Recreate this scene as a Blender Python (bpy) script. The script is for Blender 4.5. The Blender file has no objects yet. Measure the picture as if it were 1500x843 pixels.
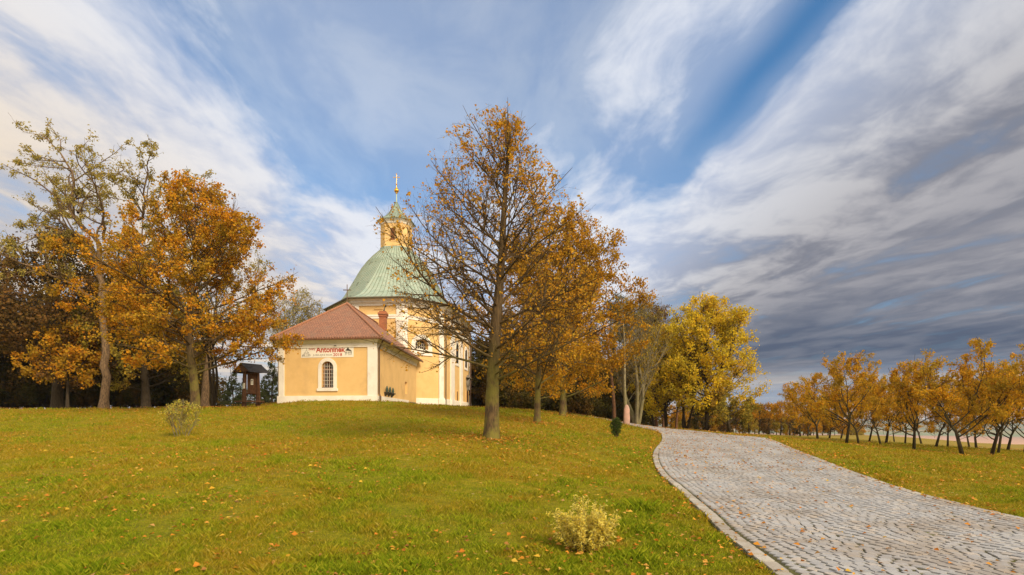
import bpy, bmesh, math
import numpy as np
from mathutils import Vector
R_=math.radians
S=bpy.context.scene
col=S.collection
rng=np.random.default_rng(7)
# ---------------- camera, world, sun, exposure ----------------
cd=bpy.data.cameras.new('camera'); cam=bpy.data.objects.new('camera',cd); col.objects.link(cam)
cam.location=(0,0,1.6); cam.rotation_euler=(R_(90),0,0)
cd.sensor_width=36; cd.lens=19.2; cd.shift_y=0.127; cd.clip_start=.1; cd.clip_end=20000
S.camera=cam
SUN_EL=R_(36); SUN_AZ=R_(141)      # azimuth clockwise from +Y
sd=Vector((math.sin(SUN_AZ)*math.cos(SUN_EL),math.cos(SUN_AZ)*math.cos(SUN_EL),math.sin(SUN_EL)))
ld=bpy.data.lights.new('sun','SUN'); ld.energy=3.1; ld.angle=R_(22); ld.color=(1,.82,.57)
lo=bpy.data.objects.new('sun',ld); col.objects.link(lo); lo.rotation_euler=sd.to_track_quat('Z','Y').to_euler(); lo.location=(0,-20,40)
S.view_settings.view_transform='Standard'; S.view_settings.look='None'; S.view_settings.gamma=1; S.view_settings.exposure=0.55
S.view_settings.use_curve_mapping=False
S.render.engine='CYCLES'
S.cycles.max_bounces=6; S.cycles.transparent_max_bounces=8; S.cycles.use_denoising=True

class NT:
    def __init__(s,tree): s.t=tree
    def n(s,typ,**kw):
        nd=s.t.nodes.new(typ)
        for k,v in kw.items():
            if k.startswith('i_'): s.put(nd.inputs[k[2:].replace('_',' ')],v)
            else: setattr(nd,k,v)
        return nd
    def put(s,inp,v):
        if isinstance(v,bpy.types.NodeSocket): s.t.links.new(v,inp)
        else: inp.default_value=v
    def m(s,op,a,b=0.0,c=None,clamp=False):
        nd=s.t.nodes.new('ShaderNodeMath'); nd.operation=op; nd.use_clamp=clamp
        s.put(nd.inputs[0],a); s.put(nd.inputs[1],b)
        if c is not None: s.put(nd.inputs[2],c)
        return nd.outputs[0]
    def ss(s,x,lo,hi,a=0.,b=1.):
        nd=s.t.nodes.new('ShaderNodeMapRange'); nd.interpolation_type='SMOOTHSTEP'
        s.put(nd.inputs[0],x)
        for i,v in enumerate((lo,hi,a,b)): s.put(nd.inputs[i+1],v)
        return nd.outputs[0]
    def mix(s,f,a,b,blend='MIX'):
        nd=s.t.nodes.new('ShaderNodeMix'); nd.data_type='RGBA'; nd.blend_type=blend
        s.put(nd.inputs[0],f)
        for i,v in ((6,a),(7,b)):
            if isinstance(v,tuple) and len(v)==3: v=v+(1,)
            s.put(nd.inputs[i],v)
        return nd.outputs[2]
    def noise(s,vec,scale,detail=4,rough=.5,dist=0.,dims='3D'):
        nd=s.n('ShaderNodeTexNoise',noise_dimensions=dims)
        if vec is not None: s.put(nd.inputs['Vector'],vec)
        nd.inputs['Scale'].default_value=scale; nd.inputs['Detail'].default_value=detail
        nd.inputs['Roughness'].default_value=rough; nd.inputs['Distortion'].default_value=dist
        return nd.outputs[0]
    def ramp(s,f,stops,interp='LINEAR'):
        nd=s.n('ShaderNodeValToRGB'); r=nd.color_ramp; r.interpolation=interp
        while len(r.elements)<len(stops): r.elements.new(.5)
        for e,(p,c) in zip(r.elements,stops): e.position=p; e.color=tuple(c)+(1,) if len(c)==3 else c
        s.put(nd.inputs[0],f); return nd.outputs[0]
    def comb(s,x,y,z):
        nd=s.t.nodes.new('ShaderNodeCombineXYZ'); s.put(nd.inputs[0],x); s.put(nd.inputs[1],y); s.put(nd.inputs[2],z); return nd.outputs[0]
    def vmul(s,v,t):
        nd=s.t.nodes.new('ShaderNodeVectorMath'); nd.operation='MULTIPLY'; s.put(nd.inputs[0],v); nd.inputs[1].default_value=t; return nd.outputs[0]

w=bpy.data.worlds.new('World'); S.world=w; w.use_nodes=True; w.node_tree.nodes.clear()
N=NT(w.node_tree)
sky=N.n('ShaderNodeTexSky',sky_type='NISHITA'); sky.sun_disc=False; sky.sun_elevation=SUN_EL; sky.sun_rotation=SUN_AZ
sky.air_density=1.0; sky.dust_density=.6; sky.ozone_density=2.5
tc=N.n('ShaderNodeTexCoord'); sp=N.n('ShaderNodeSeparateXYZ'); N.put(sp.inputs[0],tc.outputs['Generated'])
dx,dy,dz=sp.outputs
zz=N.m('MAXIMUM',dz,0.0); den=N.m('ADD',zz,.03)
px=N.m('DIVIDE',dx,den); py=N.m('DIVIDE',dy,den)
# wind streaks run away from the viewer: stretch along y, with a slight warp
wq=N.comb(N.m('MULTIPLY',px,.8),N.m('MULTIPLY',py,.45),3.3)
wn=N.n('ShaderNodeTexNoise'); N.put(wn.inputs['Vector'],wq); wn.inputs['Scale'].default_value=1.3; wn.inputs['Detail'].default_value=3
wsp=N.n('ShaderNodeSeparateXYZ'); N.put(wsp.inputs[0],wn.outputs['Color'])
qx=N.m('ADD',px,N.m('MULTIPLY',N.m('SUBTRACT',wsp.outputs[0],.5),.7))
qy=N.m('ADD',py,N.m('MULTIPLY',N.m('SUBTRACT',wsp.outputs[1],.5),1.0))
q=N.comb(N.m('MULTIPLY',qx,1.0),N.m('MULTIPLY',qy,.42),0.0)
n1=N.noise(q,1.9,8,.55); n2=N.noise(N.comb(qx,N.m('MULTIPLY',qy,.55),5.0),2.6,8,.52); n3=N.noise(N.comb(qx,N.m('MULTIPLY',qy,.5),9.0),.9,3,.5)
bR=N.m('MAXIMUM',N.ss(qx,.40,.95),N.m('MULTIPLY',N.ss(qx,.12,.42),.62)); bL=N.ss(N.m('MULTIPLY',qx,-1.),.35,1.25); bF=N.ss(qy,1.5,2.9); gap=N.m('MULTIPLY',N.m('POWER',2.718,N.m('MULTIPLY',N.m('POWER',N.m('DIVIDE',N.m('SUBTRACT',qx,.69),.065),2.),-1.)),N.ss(qy,2.2,1.5))
base=N.m('MAXIMUM',N.m('MULTIPLY',bR,.82),N.m('MAXIMUM',N.m('MULTIPLY',bL,.72),N.m('MULTIPLY',bF,.72)))
n4=N.noise(N.comb(qx,N.m('MULTIPLY',qy,.6),13.),6.5,8,.6)
dn=N.m('ADD',base,N.m('ADD',N.m('MULTIPLY',N.m('SUBTRACT',n1,.5),1.9),N.m('ADD',N.m('MULTIPLY',N.m('SUBTRACT',n2,.5),.85),N.m('MULTIPLY',N.m('SUBTRACT',n4,.5),.45))))
dens=N.ss(N.m('SUBTRACT',dn,N.m('MULTIPLY',gap,.9)),-.1,.72); dens=N.m('MAXIMUM',dens,N.m('MULTIPLY',N.m('MULTIPLY',N.ss(n3,.25,.65),.55),N.m('SUBTRACT',1.,gap)))
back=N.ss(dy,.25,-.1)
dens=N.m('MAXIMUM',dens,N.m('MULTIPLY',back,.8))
dens=N.m('MAXIMUM',dens,N.ss(dz,.06,.0,0.,.85))
# cloud colours: bright crests, mauve-grey bodies, slate bank far right, cream on the left
cre=N.ss(N.m('ADD',N.m('MULTIPLY',N.m('SUBTRACT',n4,.5),.35),N.m('ADD',N.m('MULTIPLY',n2,.6),N.m('MULTIPLY',n1,.4))),.40,.60)
right=N.ss(px,.5,1.6)
body=N.mix(right,(.36,.41,.53),(.155,.162,.195)); crest=N.mix(right,(.55,.57,.62),(.36,.352,.365))
left=N.ss(N.m('MULTIPLY',px,-1.),.6,2.0)
body=N.mix(left,body,(.37,.365,.39)); crest=N.mix(left,crest,(.60,.51,.41))
crest=N.mix(N.ss(px,1.15,2.3),crest,(.24,.238,.26)); cc=N.mix(cre,body,crest)
far=N.m('MULTIPLY',N.ss(N.m('ADD',py,N.m('MULTIPLY',N.m('SUBTRACT',n3,.5),3.)),3.0,5.5),N.ss(px,1.2,3.0))
slate=N.mix(N.ss(n2,.36,.70),(.06,.08,.125),(.115,.13,.17))
cc=N.mix(far,cc,slate); dens=N.m('MAXIMUM',dens,N.m('MULTIPLY',far,.95))
hz=N.m('MULTIPLY',N.ss(dz,.105,.03),N.ss(dy,.0,.4))
hzc=N.mix(N.ss(N.noise(N.comb(dx,0.,N.m('MULTIPLY',dz,14.)),3.,3),.4,.6),(.22,.26,.33),(.44,.41,.39))
cc=N.mix(N.m('MULTIPLY',hz,.9),cc,hzc)
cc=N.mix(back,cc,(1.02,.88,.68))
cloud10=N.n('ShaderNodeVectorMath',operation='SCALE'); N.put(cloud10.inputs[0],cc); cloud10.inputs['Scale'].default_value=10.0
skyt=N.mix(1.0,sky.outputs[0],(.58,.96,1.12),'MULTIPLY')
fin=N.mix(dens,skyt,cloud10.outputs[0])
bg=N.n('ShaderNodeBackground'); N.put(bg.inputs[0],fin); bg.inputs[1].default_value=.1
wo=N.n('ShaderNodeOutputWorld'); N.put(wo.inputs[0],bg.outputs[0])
w.cycles.sampling_method='AUTOMATIC'

# ---------------- helpers ----------------
def tag(o,label=None,cat=None,group=None,kind=None):
    if label: o['label']=label
    if cat: o['category']=cat
    if group: o['group']=group
    if kind: o['kind']=kind
    return o
OFF={}
def empty(name,loc):
    o=bpy.data.objects.new(name,None); col.objects.link(o); o.location=loc; o.empty_display_size=.3
    OFF[o.name]=np.array(loc,float); return o
def npmesh(name,V,Fq,mat=None,smooth=False,k=4):
    """V (n,3) and faces (m,k) arrays"""
    me=bpy.data.meshes.new(name); V=np.ascontiguousarray(V,dtype=np.float32); Fq=np.ascontiguousarray(Fq,dtype=np.int32)
    me.vertices.add(len(V)); me.vertices.foreach_set('co',V.ravel())
    me.loops.add(Fq.size); me.loops.foreach_set('vertex_index',Fq.ravel())
    me.polygons.add(len(Fq)); me.polygons.foreach_set('loop_start',np.arange(0,Fq.size,k,dtype=np.int32))
    me.polygons.foreach_set('use_smooth',np.full(len(Fq),smooth))
    me.update(calc_edges=True)
    if mat: me.materials.append(mat)
    return me
def link(name,me,parent=None):
    o=bpy.data.objects.new(name,me); col.objects.link(o)
    if parent is not None: o.parent=parent; OFF[o.name]=OFF.get(parent.name,np.zeros(3))
    return o
class MB:
    """collects polygons in world coordinates and builds ONE mesh object"""
    def __init__(s): s.v=[]; s.f=[]
    def poly(s,pts):
        i=len(s.v); s.v+= [tuple(map(float,p)) for p in pts]; s.f.append(list(range(i,i+len(pts)))); return s
    def hexa(s,b,t):
        i=len(s.v); n=len(b); s.v+=[tuple(map(float,p)) for p in b]+[tuple(map(float,p)) for p in t]
        s.f.append([i+k for k in range(n)][::-1]); s.f.append([i+n+k for k in range(n)])
        for k in range(n): s.f.append([i+k,i+(k+1)%n,i+n+(k+1)%n,i+n+k])
        return s
    def box(s,c,sz,ang=0.,ex=None):
        cx,cy,cz=c; a,b=math.cos(ang),math.sin(ang); hx,hy,hz=sz[0]/2,sz[1]/2,sz[2]/2
        q=[(-hx,-hy),(hx,-hy),(hx,hy),(-hx,hy)]
        P2=[(cx+a*x-b*y,cy+b*x+a*y) for x,y in q]
        return s.hexa([(x,y,cz-hz) for x,y in P2],[(x,y,cz+hz) for x,y in P2])
    def bar(s,p,q_,r0,r1=None,k=8):
        p=np.array(p,float); q_=np.array(q_,float); r1=r0 if r1 is None else r1
        d=(q_-p)/np.linalg.norm(q_-p); ref=np.array([0,0,1.]) if abs(d[2])<.9 else np.array([1.,0,0])
        u=np.cross(d,ref); u/=np.linalg.norm(u); v=np.cross(d,u)
        an=[2*math.pi*i/k for i in range(k)]
        return s.hexa([p+r0*(math.cos(t)*u+math.sin(t)*v) for t in an],[q_+r1*(math.cos(t)*u+math.sin(t)*v) for t in an])
    def lathe(s,c,prof,k=16):
        c=np.array(c,float); rings=[]
        for r,z in prof:
            i=len(s.v); s.v+=[(c[0]+r*math.cos(2*math.pi*j/k),c[1]+r*math.sin(2*math.pi*j/k),c[2]+z) for j in range(k)]; rings.append(i)
        for a,b in zip(rings,rings[1:]):
            for j in range(k): s.f.append([a+j,a+(j+1)%k,b+(j+1)%k,b+j])
        s.f.append([rings[0]+j for j in range(k)][::-1]); s.f.append([rings[-1]+j for j in range(k)])
        return s
    def build(s,name,mat,parent=None,smooth=False,bevel=0.,label=None):
        off=OFF.get(parent.name,np.zeros(3)) if parent is not None else np.zeros(3)
        me=bpy.data.meshes.new(name); me.from_pydata([tuple(np.array(p)-off) for p in s.v],[],s.f); me.update()
        bm=bmesh.new(); bm.from_mesh(me)
        bmesh.ops.remove_doubles(bm,verts=bm.verts,dist=1e-5)
        bmesh.ops.recalc_face_normals(bm,faces=bm.faces) if getattr(s,'recalc',True) else None
        if bevel: bmesh.ops.bevel(bm,geom=bm.edges[:],offset=bevel,segments=1,affect='EDGES',clamp_overlap=True)
        uv=bm.loops.layers.uv.new('UVMap'); Z=Vector((0,0,1))
        for f in bm.faces:
            u=Z.cross(f.normal); u=Vector((1,0,0)) if u.length<1e-4 else u.normalized(); v=f.normal.cross(u)
            for l in f.loops: l[uv].uv=(l.vert.co.dot(u),l.vert.co.dot(v))
        bm.to_mesh(me); bm.free(); me.materials.append(mat)
        if smooth:
            me.polygons.foreach_set('use_smooth',[True]*len(me.polygons))
        o=link(name,me,parent)
        if label: o['label']=label
        return o

def lin(h):
    h=h.lstrip('#'); c=[int(h[i:i+2],16)/255 for i in (0,2,4)]
    return tuple(x/12.92 if x<=.04045 else ((x+.055)/1.055)**2.4 for x in c)
def pmat(name,c1,c2=None,rough=.85,scale=4.,bump=0.,bscale=30.,metal=0.,detail=5,stain=None,spec=.3,coord='Object',vs=(1,1,1)):
    m=bpy.data.materials.new(name); m.use_nodes=True; T=NT(m.node_tree); b=m.node_tree.nodes['Principled BSDF']
    t=T.n('ShaderNodeTexCoord').outputs[coord]; t=T.vmul(t,vs)
    c2=c2 or tuple(x*.82 for x in c1)
    c=T.mix(T.ss(T.noise(t,scale,detail,.6),.35,.65),c1,c2)
    if stain:
        c=T.mix(T.m('MULTIPLY',T.ss(T.noise(t,stain[1],6,.65),.52,.72),stain[2]),c,stain[0])
    T.put(b.inputs['Base Color'],c); b.inputs['Roughness'].default_value=rough; b.inputs['Metallic'].default_value=metal
    b.inputs['Specular IOR Level'].default_value=spec
    if bump:
        bp=T.n('ShaderNodeBump'); bp.inputs['Strength'].default_value=bump; bp.inputs['Distance'].default_value=.02
        T.put(bp.inputs['Height'],T.noise(t,bscale,6,.6)); T.put(b.inputs['Normal'],bp.outputs[0])
    return m
def leafmat(name,cols,trans=.4,clump=None,cscale=.7):
    m=bpy.data.materials.new(name); m.use_nodes=True; nt=m.node_tree; T=NT(nt); nt.nodes.remove(nt.nodes['Principled BSDF'])
    g=T.n('ShaderNodeNewGeometry'); r=g.outputs['Random Per Island']
    st=[(i/(len(cols)-1) if len(cols)>1 else 0,c) for i,c in enumerate(cols)]
    c=T.ramp(r,st)
    if clump:
        t=T.n('ShaderNodeTexCoord').outputs['Object']
        c=T.mix(T.m('MULTIPLY',T.ss(T.noise(t,cscale,3),.42,.62),.75),c,clump)
    d=T.n('ShaderNodeBsdfDiffuse'); T.put(d.inputs[0],c); tr=T.n('ShaderNodeBsdfTranslucent'); T.put(tr.inputs[0],c)
    mx=T.n('ShaderNodeMixShader'); mx.inputs[0].default_value=trans; T.put(mx.inputs[1],d.outputs[0]); T.put(mx.inputs[2],tr.outputs[0])
    T.put(nt.nodes['Material Output'].inputs[0],mx.outputs[0]); return m

# ---------------- terrain surface ----------------
FPX=800.0; U0=750.0; V0=612.0; EYE=1.6
def P(u,v,D): return ((u-U0)/FPX*D, D, EYE+(V0-v)/FPX*D)
CP=[(0,-6,-.15),(-20,-6,0),(20,-6,-.3),(0,0,0),(8,0,-.02),(-8,0,.02),
P(750,843,5.4),P(1500,843,5.6),P(0,843,5.3),P(0,700,10.5),P(0,640,21),P(265,640,20),P(480,640,20),
(-50,45,2.25),(-30,40,2.2),P(287,598,32),P(410,590,38.9),P(551,587.5,38),P(480,600,33),P(640,596,52),P(600,592,46),
P(640,620,25),P(720,643,17),P(600,700,10.5),P(690,597,70),P(600,592.5,39),P(352,600,38),P(368,599,37),P(385,597.5,38),P(365,604,31),P(575,590.5,39),P(640,596.5,44),(-8.2,42,2.62),(-8.0,45,2.66),(-7.6,50,2.66),(-5.2,57,2.75),(-60,70,2.2),(-30,70,2.5),(-12,62,2.85),(-15,90,2.3),
P(787,620,26),P(824,609,34),P(760,603,43),P(880,613,40),P(918,623,36),P(903,641,24),P(930,624,42),
(2.63,5.5,0),(8.0,8.5,0),(3.5,13.6,.1),(8.9,13.6,.1),(4.7,18,.3),(9.9,18,.28),(6.7,25,.5),(12.6,25,.4),(8,28.6,.6),(12.5,28.6,.55),(10,35,.72),(13.5,37,.6),
(14,50,.1),(20,55,-.1),(5,60,.9),(2,85,.7),(20,90,-1.2),
P(1500,700,15.5),P(1410,668,27),P(1238,652,33),P(1160,640,50),P(1110,636,68),P(1300,639,90),P(1500,646,105),(40,45,-1.0),(60,70,-2.4),(30,0,-.5),(25,-10,-.4),(70,100,-3.6),(20,120,-2.4),(-40,120,1.5)]
CP=np.array(CP)
def _k(r2): return .5*r2*np.log(r2+1e-9)
CPA=CP[:,:2]; NCP=len(CPA)
K=_k(((CPA[:,None]-CPA[None])**2).sum(-1))+np.eye(NCP)*1.5
M=np.zeros((NCP+3,NCP+3));M[:NCP,:NCP]=K;M[:NCP,NCP]=1;M[:NCP,NCP+1:]=CPA;M[NCP,:NCP]=1;M[NCP+1:,:NCP]=CPA.T
Wt=np.linalg.solve(M,np.r_[CP[:,2],0,0,0])
def H(x,y):
    x=np.asarray(x,float);y=np.asarray(y,float);s=x.shape
    q=np.stack([np.clip(x.ravel(),-75,75),np.clip(y.ravel(),-12,125)],1)
    out=np.empty(len(q))
    for i in range(0,len(q),20000):
        c=q[i:i+20000]
        out[i:i+20000]=_k(((c[:,None]-CPA[None])**2).sum(-1))@Wt[:NCP]+Wt[NCP]+c@Wt[NCP+1:]
    return out.reshape(s)

# ---------------- the setting: ground, path, kerb, grass, litter ----------------
def axis(lo,hi,core0,core1,step,g=1.13):
    a=list(np.arange(core0,core1+1e-6,step)); s=step
    while a[-1]<hi: s*=g; a.append(a[-1]+s)
    s=step
    while a[0]>lo: s*=g; a.insert(0,a[0]-s)
    return np.array(a)
gx=axis(-5000,5000,-26,30,.35); gy=axis(-400,5500,-2,48,.35)
GX,GY=np.meshgrid(gx,gy)
def far_h(x,y):
    r=np.hypot(x,y)
    pr=[0,130,300,600,1000,1500,2200,3200,4500,9000]; pz=[-3.4,-3.8,-24,-31,-33,-33,-30,-24,-16,-16]
    return np.interp(r,pr,pz)+6*np.sin(x/900.)*np.clip((r-1500)/2000,0,1)
def terrain(x,y):
    h=H(x,y); r=np.hypot(x,y*1.0)
    t=np.clip((r-112)/90,0,1); t=t*t*(3-2*t)
    # the wooded side (left) keeps its height, the open side drops into the valley
    return h*(1-t)+far_h(x,y)*t
def poly_resample(pts,step):
    pts=np.array(pts,float); 
    # Catmull-Rom
    P0=np.vstack([2*pts[0]-pts[1],pts,2*pts[-1]-pts[-2]]); out=[]
    for i in range(1,len(P0)-2):
        for t in np.linspace(0,1,20,endpoint=False):
            a,b,c,d=P0[i-1:i+3]
            out.append(.5*((2*b)+(-a+c)*t+(2*a-5*b+4*c-d)*t*t+(-a+3*b-3*c+d)*t**3))
    out.append(pts[-1]); out=np.array(out)
    L=np.r_[0,np.cumsum(np.linalg.norm(np.diff(out,axis=0),axis=1))]
    n=int(L[-1]/step); s=np.linspace(0,L[-1],n)
    return np.stack([np.interp(s,L,out[:,k]) for k in range(2)],1),L[-1]
LE=[(2.2,1.0),(2.35,3.5),(2.63,5.54),(2.80,7.3),(3.02,8.6),(3.3,10.5),(3.58,12.3),(3.78,13.9),(4.15,16.0),(4.85,18.8),(5.97,22.2),(7.3,26.6),(8.2,30.2),(8.45,33),(7.6,36.5),(5.0,39.5),(1.0,42)]
RE=[(8.2,1.0),(8.0,4.5),(7.95,6.5),(8.0,8.55),(8.2,10.3),(8.5,12.0),(8.9,13.7),(9.42,15.7),(10.1,18.3),(11.2,21.5),(12.3,25.0),(13.2,28.6),(13.5,32.5),(12.6,37),(10.2,41.5),(7.0,45),(3.0,48)]
LEs,LL=poly_resample(LE,.1); REs,LR=poly_resample(RE,.1)
def path_pt(a,b):
    """a in 0..1 along, b in 0..1 across"""
    il=np.clip(a,0,1)*(len(LEs)-1); ir=np.clip(a,0,1)*(len(REs)-1)
    l=np.stack([np.interp(il,np.arange(len(LEs)),LEs[:,k]) for k in range(2)],-1)
    r=np.stack([np.interp(ir,np.arange(len(REs)),REs[:,k]) for k in range(2)],-1)
    return l*(1-b)[...,None]+r*b[...,None]
def path_inside(x,y,m=0.):
    """inside the path, by polygon crossing, grown by margin m (approx.)"""
    c=path_pt(np.linspace(0,1,120),np.full(120,.5)); l=path_pt(np.linspace(0,1,120),np.zeros(120)); r=path_pt(np.linspace(0,1,120),np.ones(120))
    n=(r-l)/np.linalg.norm(r-l,axis=1)[:,None]; l=l-n*m; r=r+n*m
    poly=np.vstack([l,r[::-1]]); ins=np.zeros(x.shape,bool); j=len(poly)-1
    for i in range(len(poly)):
        xi,yi=poly[i]; xj,yj=poly[j]
        with np.errstate(divide='ignore',invalid='ignore'):
            cnd=((yi>y)!=(yj>y))&(x<(xj-xi)*(y-yi)/(yj-yi+1e-12)+xi)
        ins^=cnd; j=i
    return ins
GZ=terrain(GX,GY)
inp=path_inside(GX,GY,-.25); GZ=GZ-.09*inp
nx,ny=len(gx),len(gy)
ii=np.arange(ny-1)[:,None]*nx+np.arange(nx-1)[None]
quads=np.stack([ii,ii+1,ii+nx+1,ii+nx],-1).reshape(-1,4)
# ground material
m=bpy.data.materials.new('meadow'); m.use_nodes=True; T=NT(m.node_tree); b=m.node_tree.nodes['Principled BSDF']
t=T.n('ShaderNodeTexCoord').outputs['Object']; sp=T.n('ShaderNodeSeparateXYZ'); T.put(sp.inputs[0],t)
g0=T.mix(T.ss(T.noise(t,.45,4,.6),.36,.64),(.22,.20,.008),(.31,.225,.010))
g0=T.mix(T.m('MULTIPLY',T.ss(sp.outputs[1],12.,6.),.6),g0,(.15,.19,.008))
g0=T.mix(T.ss(T.noise(t,5.,5,.7),.35,.7),g0,(.10,.115,.007))
g0=T.mix(T.m('MULTIPLY',T.ss(T.noise(t,28.,4,.7),.42,.7),.7),g0,(.32,.25,.02))
g0=T.mix(T.m('MULTIPLY',T.ss(T.noise(t,.21,3),.5,.68),.55),g0,(.23,.125,.012))
vor=T.n('ShaderNodeTexVoronoi'); T.put(vor.inputs['Vector'],t); vor.inputs['Scale'].default_value=5.5
lf=T.m('MULTIPLY',T.ss(vor.outputs['Distance'],.22,.14),T.ss(T.noise(t,.5,3),.42,.6))
g0=T.mix(T.m('MULTIPLY',lf,.75),g0,T.ramp(T.noise(t,9.,2),[(.4,(.45,.16,.02)),(.5,(.42,.24,.06)),(.6,(.5,.40,.22))]))
r=T.m('SQRT',T.m('ADD',T.m('POWER',sp.outputs[0],2.),T.m('POWER',sp.outputs[1],2.)))
rn=T.m('ADD',r,T.m('MULTIPLY',T.m('SUBTRACT',T.noise(t,.004,3),.5),260.))
v2=T.n('ShaderNodeTexVoronoi'); T.put(v2.inputs['Vector'],T.vmul(t,(.0016,.0035,0))); v2.inputs['Scale'].default_value=1.
fields=T.ramp(v2.outputs['Color'],[(0,(.22,.20,.08)),(.3,(.30,.20,.13)),(.5,(.12,.16,.07)),(.75,(.34,.25,.16)),(1,(.10,.14,.06))],'CONSTANT')
band=T.ramp(T.m('DIVIDE',rn,4000.),[(0,(.20,.165,.03)),(.055,(.28,.20,.09)),(.12,(.52,.31,.20)),(.20,(.56,.34,.23)),(.33,(.36,.23,.18)),(.35,(.17,.23,.14)),(.44,(.28,.25,.19)),(.5,(.10,.13,.10)),(1,(.08,.10,.09))])
farc=T.mix(T.m('MULTIPLY',T.ss(r,1300.,1700.),.5),band,fields)
dry=T.mix(T.noise(T.vmul(t,(.06,1.2,1)),1.5,4),(.19,.15,.02),(.30,.215,.05))
near=T.mix(T.m('MULTIPLY',T.ss(sp.outputs[1],52.,64.),T.ss(sp.outputs[0],12.,22.)),g0,dry)
c=T.mix(T.ss(r,110.,170.),near,farc)
T.put(b.inputs['Base Color'],c); b.inputs['Roughness'].default_value=.95; b.inputs['Specular IOR Level'].default_value=.1
bp=T.n('ShaderNodeBump'); bp.inputs['Strength'].default_value=.9; bp.inputs['Distance'].default_value=.05
T.put(bp.inputs['Height'],T.noise(t,22.,5,.75)); T.put(b.inputs['Normal'],bp.outputs[0])
M_meadow=m
tag(link('ground',npmesh('ground',np.stack([GX,GY,GZ],-1).reshape(-1,3),quads,m,True)),kind='structure')
def ground(x,y): return float(terrain(np.array([x],float),np.array([y],float))[0])

# path: joint bed, then every sett a raised stone
def strip(a0,a1,na,b0,b1,nb,dz):
    A,B=np.meshgrid(np.linspace(a0,a1,na),np.linspace(b0,b1,nb),indexing='ij'); p=path_pt(A,B)
    z=terrain(p[...,0],p[...,1])+dz; V=np.concatenate([p,z[...,None]],-1).reshape(-1,3)
    i=np.arange(na-1)[:,None]*nb+np.arange(nb-1)[None]
    return V,np.stack([i,i+1,i+nb+1,i+nb],-1).reshape(-1,4)
bedm=pmat('joint_bed',(.085,.075,.03),(.04,.04,.018),.95,3.,.6,60.,stain=((.13,.15,.015),1.3,.95))
V,Fq=strip(0,1,400,0,1,40,.026); bed=link('cobbled_path',npmesh('path_bed',V,Fq,bedm,True)); tag(bed,kind='structure')
def stones(cen,hu,hv,du,dv,top,base,inset,jit):
    """cen (n,2); half sizes; du,dv unit dirs (n,2) -> 8 verts, 5 faces each"""
    n=len(cen); sg=np.array([(-1,-1),(1,-1),(1,1),(-1,1)],float); j=rng.normal(0,jit,(n,4,2))
    def cor(ins): return cen[:,None]+(sg[None,:,0]*(hu-ins)[:,None]+j[...,0])[...,None]*du[:,None]+(sg[None,:,1]*(hv-ins)[:,None]+j[...,1])[...,None]*dv[:,None]
    lo_,hi_=cor(np.zeros(n)),cor(np.full(n,inset))
    gz=terrain(cen[:,0],cen[:,1]); tz=(gz+top)
    tilt=rng.normal(0,.0010,(n,4))
    zl=np.repeat((gz+base)[:,None],4,1)
    zt=terrain(hi_[...,0].ravel(),hi_[...,1].ravel()).reshape(n,4)+top+rng.normal(0,.0016,n)[:,None]+tilt
    V=np.concatenate([np.concatenate([lo_,zl[...,None]],-1),np.concatenate([hi_,zt[...,None]],-1)],1).reshape(-1,3)
    o=np.arange(n)[:,None,None]*8; f=np.array([[4,5,6,7],[0,1,5,4],[1,2,6,5],[2,3,7,6],[3,0,4,7]])[None]
    return V,(o+f).reshape(-1,4)
cl=path_pt(np.linspace(0,1,400),np.full(400,.5)); Lc=np.linalg.norm(np.diff(cl,axis=0),axis=1).sum()
row=.125; nr=int(Lc/row); C=[];HU=[];HV=[];DU=[];DV=[]
aw=np.linspace(0,1,200)
for i in range(nr):
    a=(i+.5)/nr; l=path_pt(np.array([a]),np.array([0.]))[0]; r_=path_pt(np.array([a]),np.array([1.]))[0]
    Wd=np.linalg.norm(r_-l)
    x=.27; 
    ws=[]
    while x<Wd-.24:
        sw=rng.uniform(.10,.155); ws.append((x,sw)); x+=sw+.021
    ws=np.array(ws); mid=ws[:,0]+ws[:,1]/2
    ph=((mid-.27)/1.35)%1.0; arc=.24*(1-(2*ph-1)**2)
    aa=np.clip((i+.5)/nr+(arc+.03*np.sin(mid*2.+i*.13))/Lc,0,1)
    p=path_pt(aa,mid/Wd); e=1e-3; pu=path_pt(aa,mid/Wd+e)-p; slope=-.24*2*(2*ph-1)*2/1.35
    du=pu/np.linalg.norm(pu,axis=1)[:,None]; dv=np.stack([-du[:,1],du[:,0]],1)
    du2=du+dv*slope[:,None]*.75; du2/=np.linalg.norm(du2,axis=1)[:,None]; dv2=np.stack([-du2[:,1],du2[:,0]],1)
    C.append(p);HU.append(ws[:,1]/2);HV.append(np.full(len(p),row/2-.0035)+rng.normal(0,.003,len(p)));DU.append(du2);DV.append(dv2)
C=np.concatenate(C);HU=np.concatenate(HU);HV=np.concatenate(HV);DU=np.concatenate(DU);DV=np.concatenate(DV)
V,Fq=stones(C,HU,HV,DU,DV,.038,.0,.006,.004)
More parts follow.
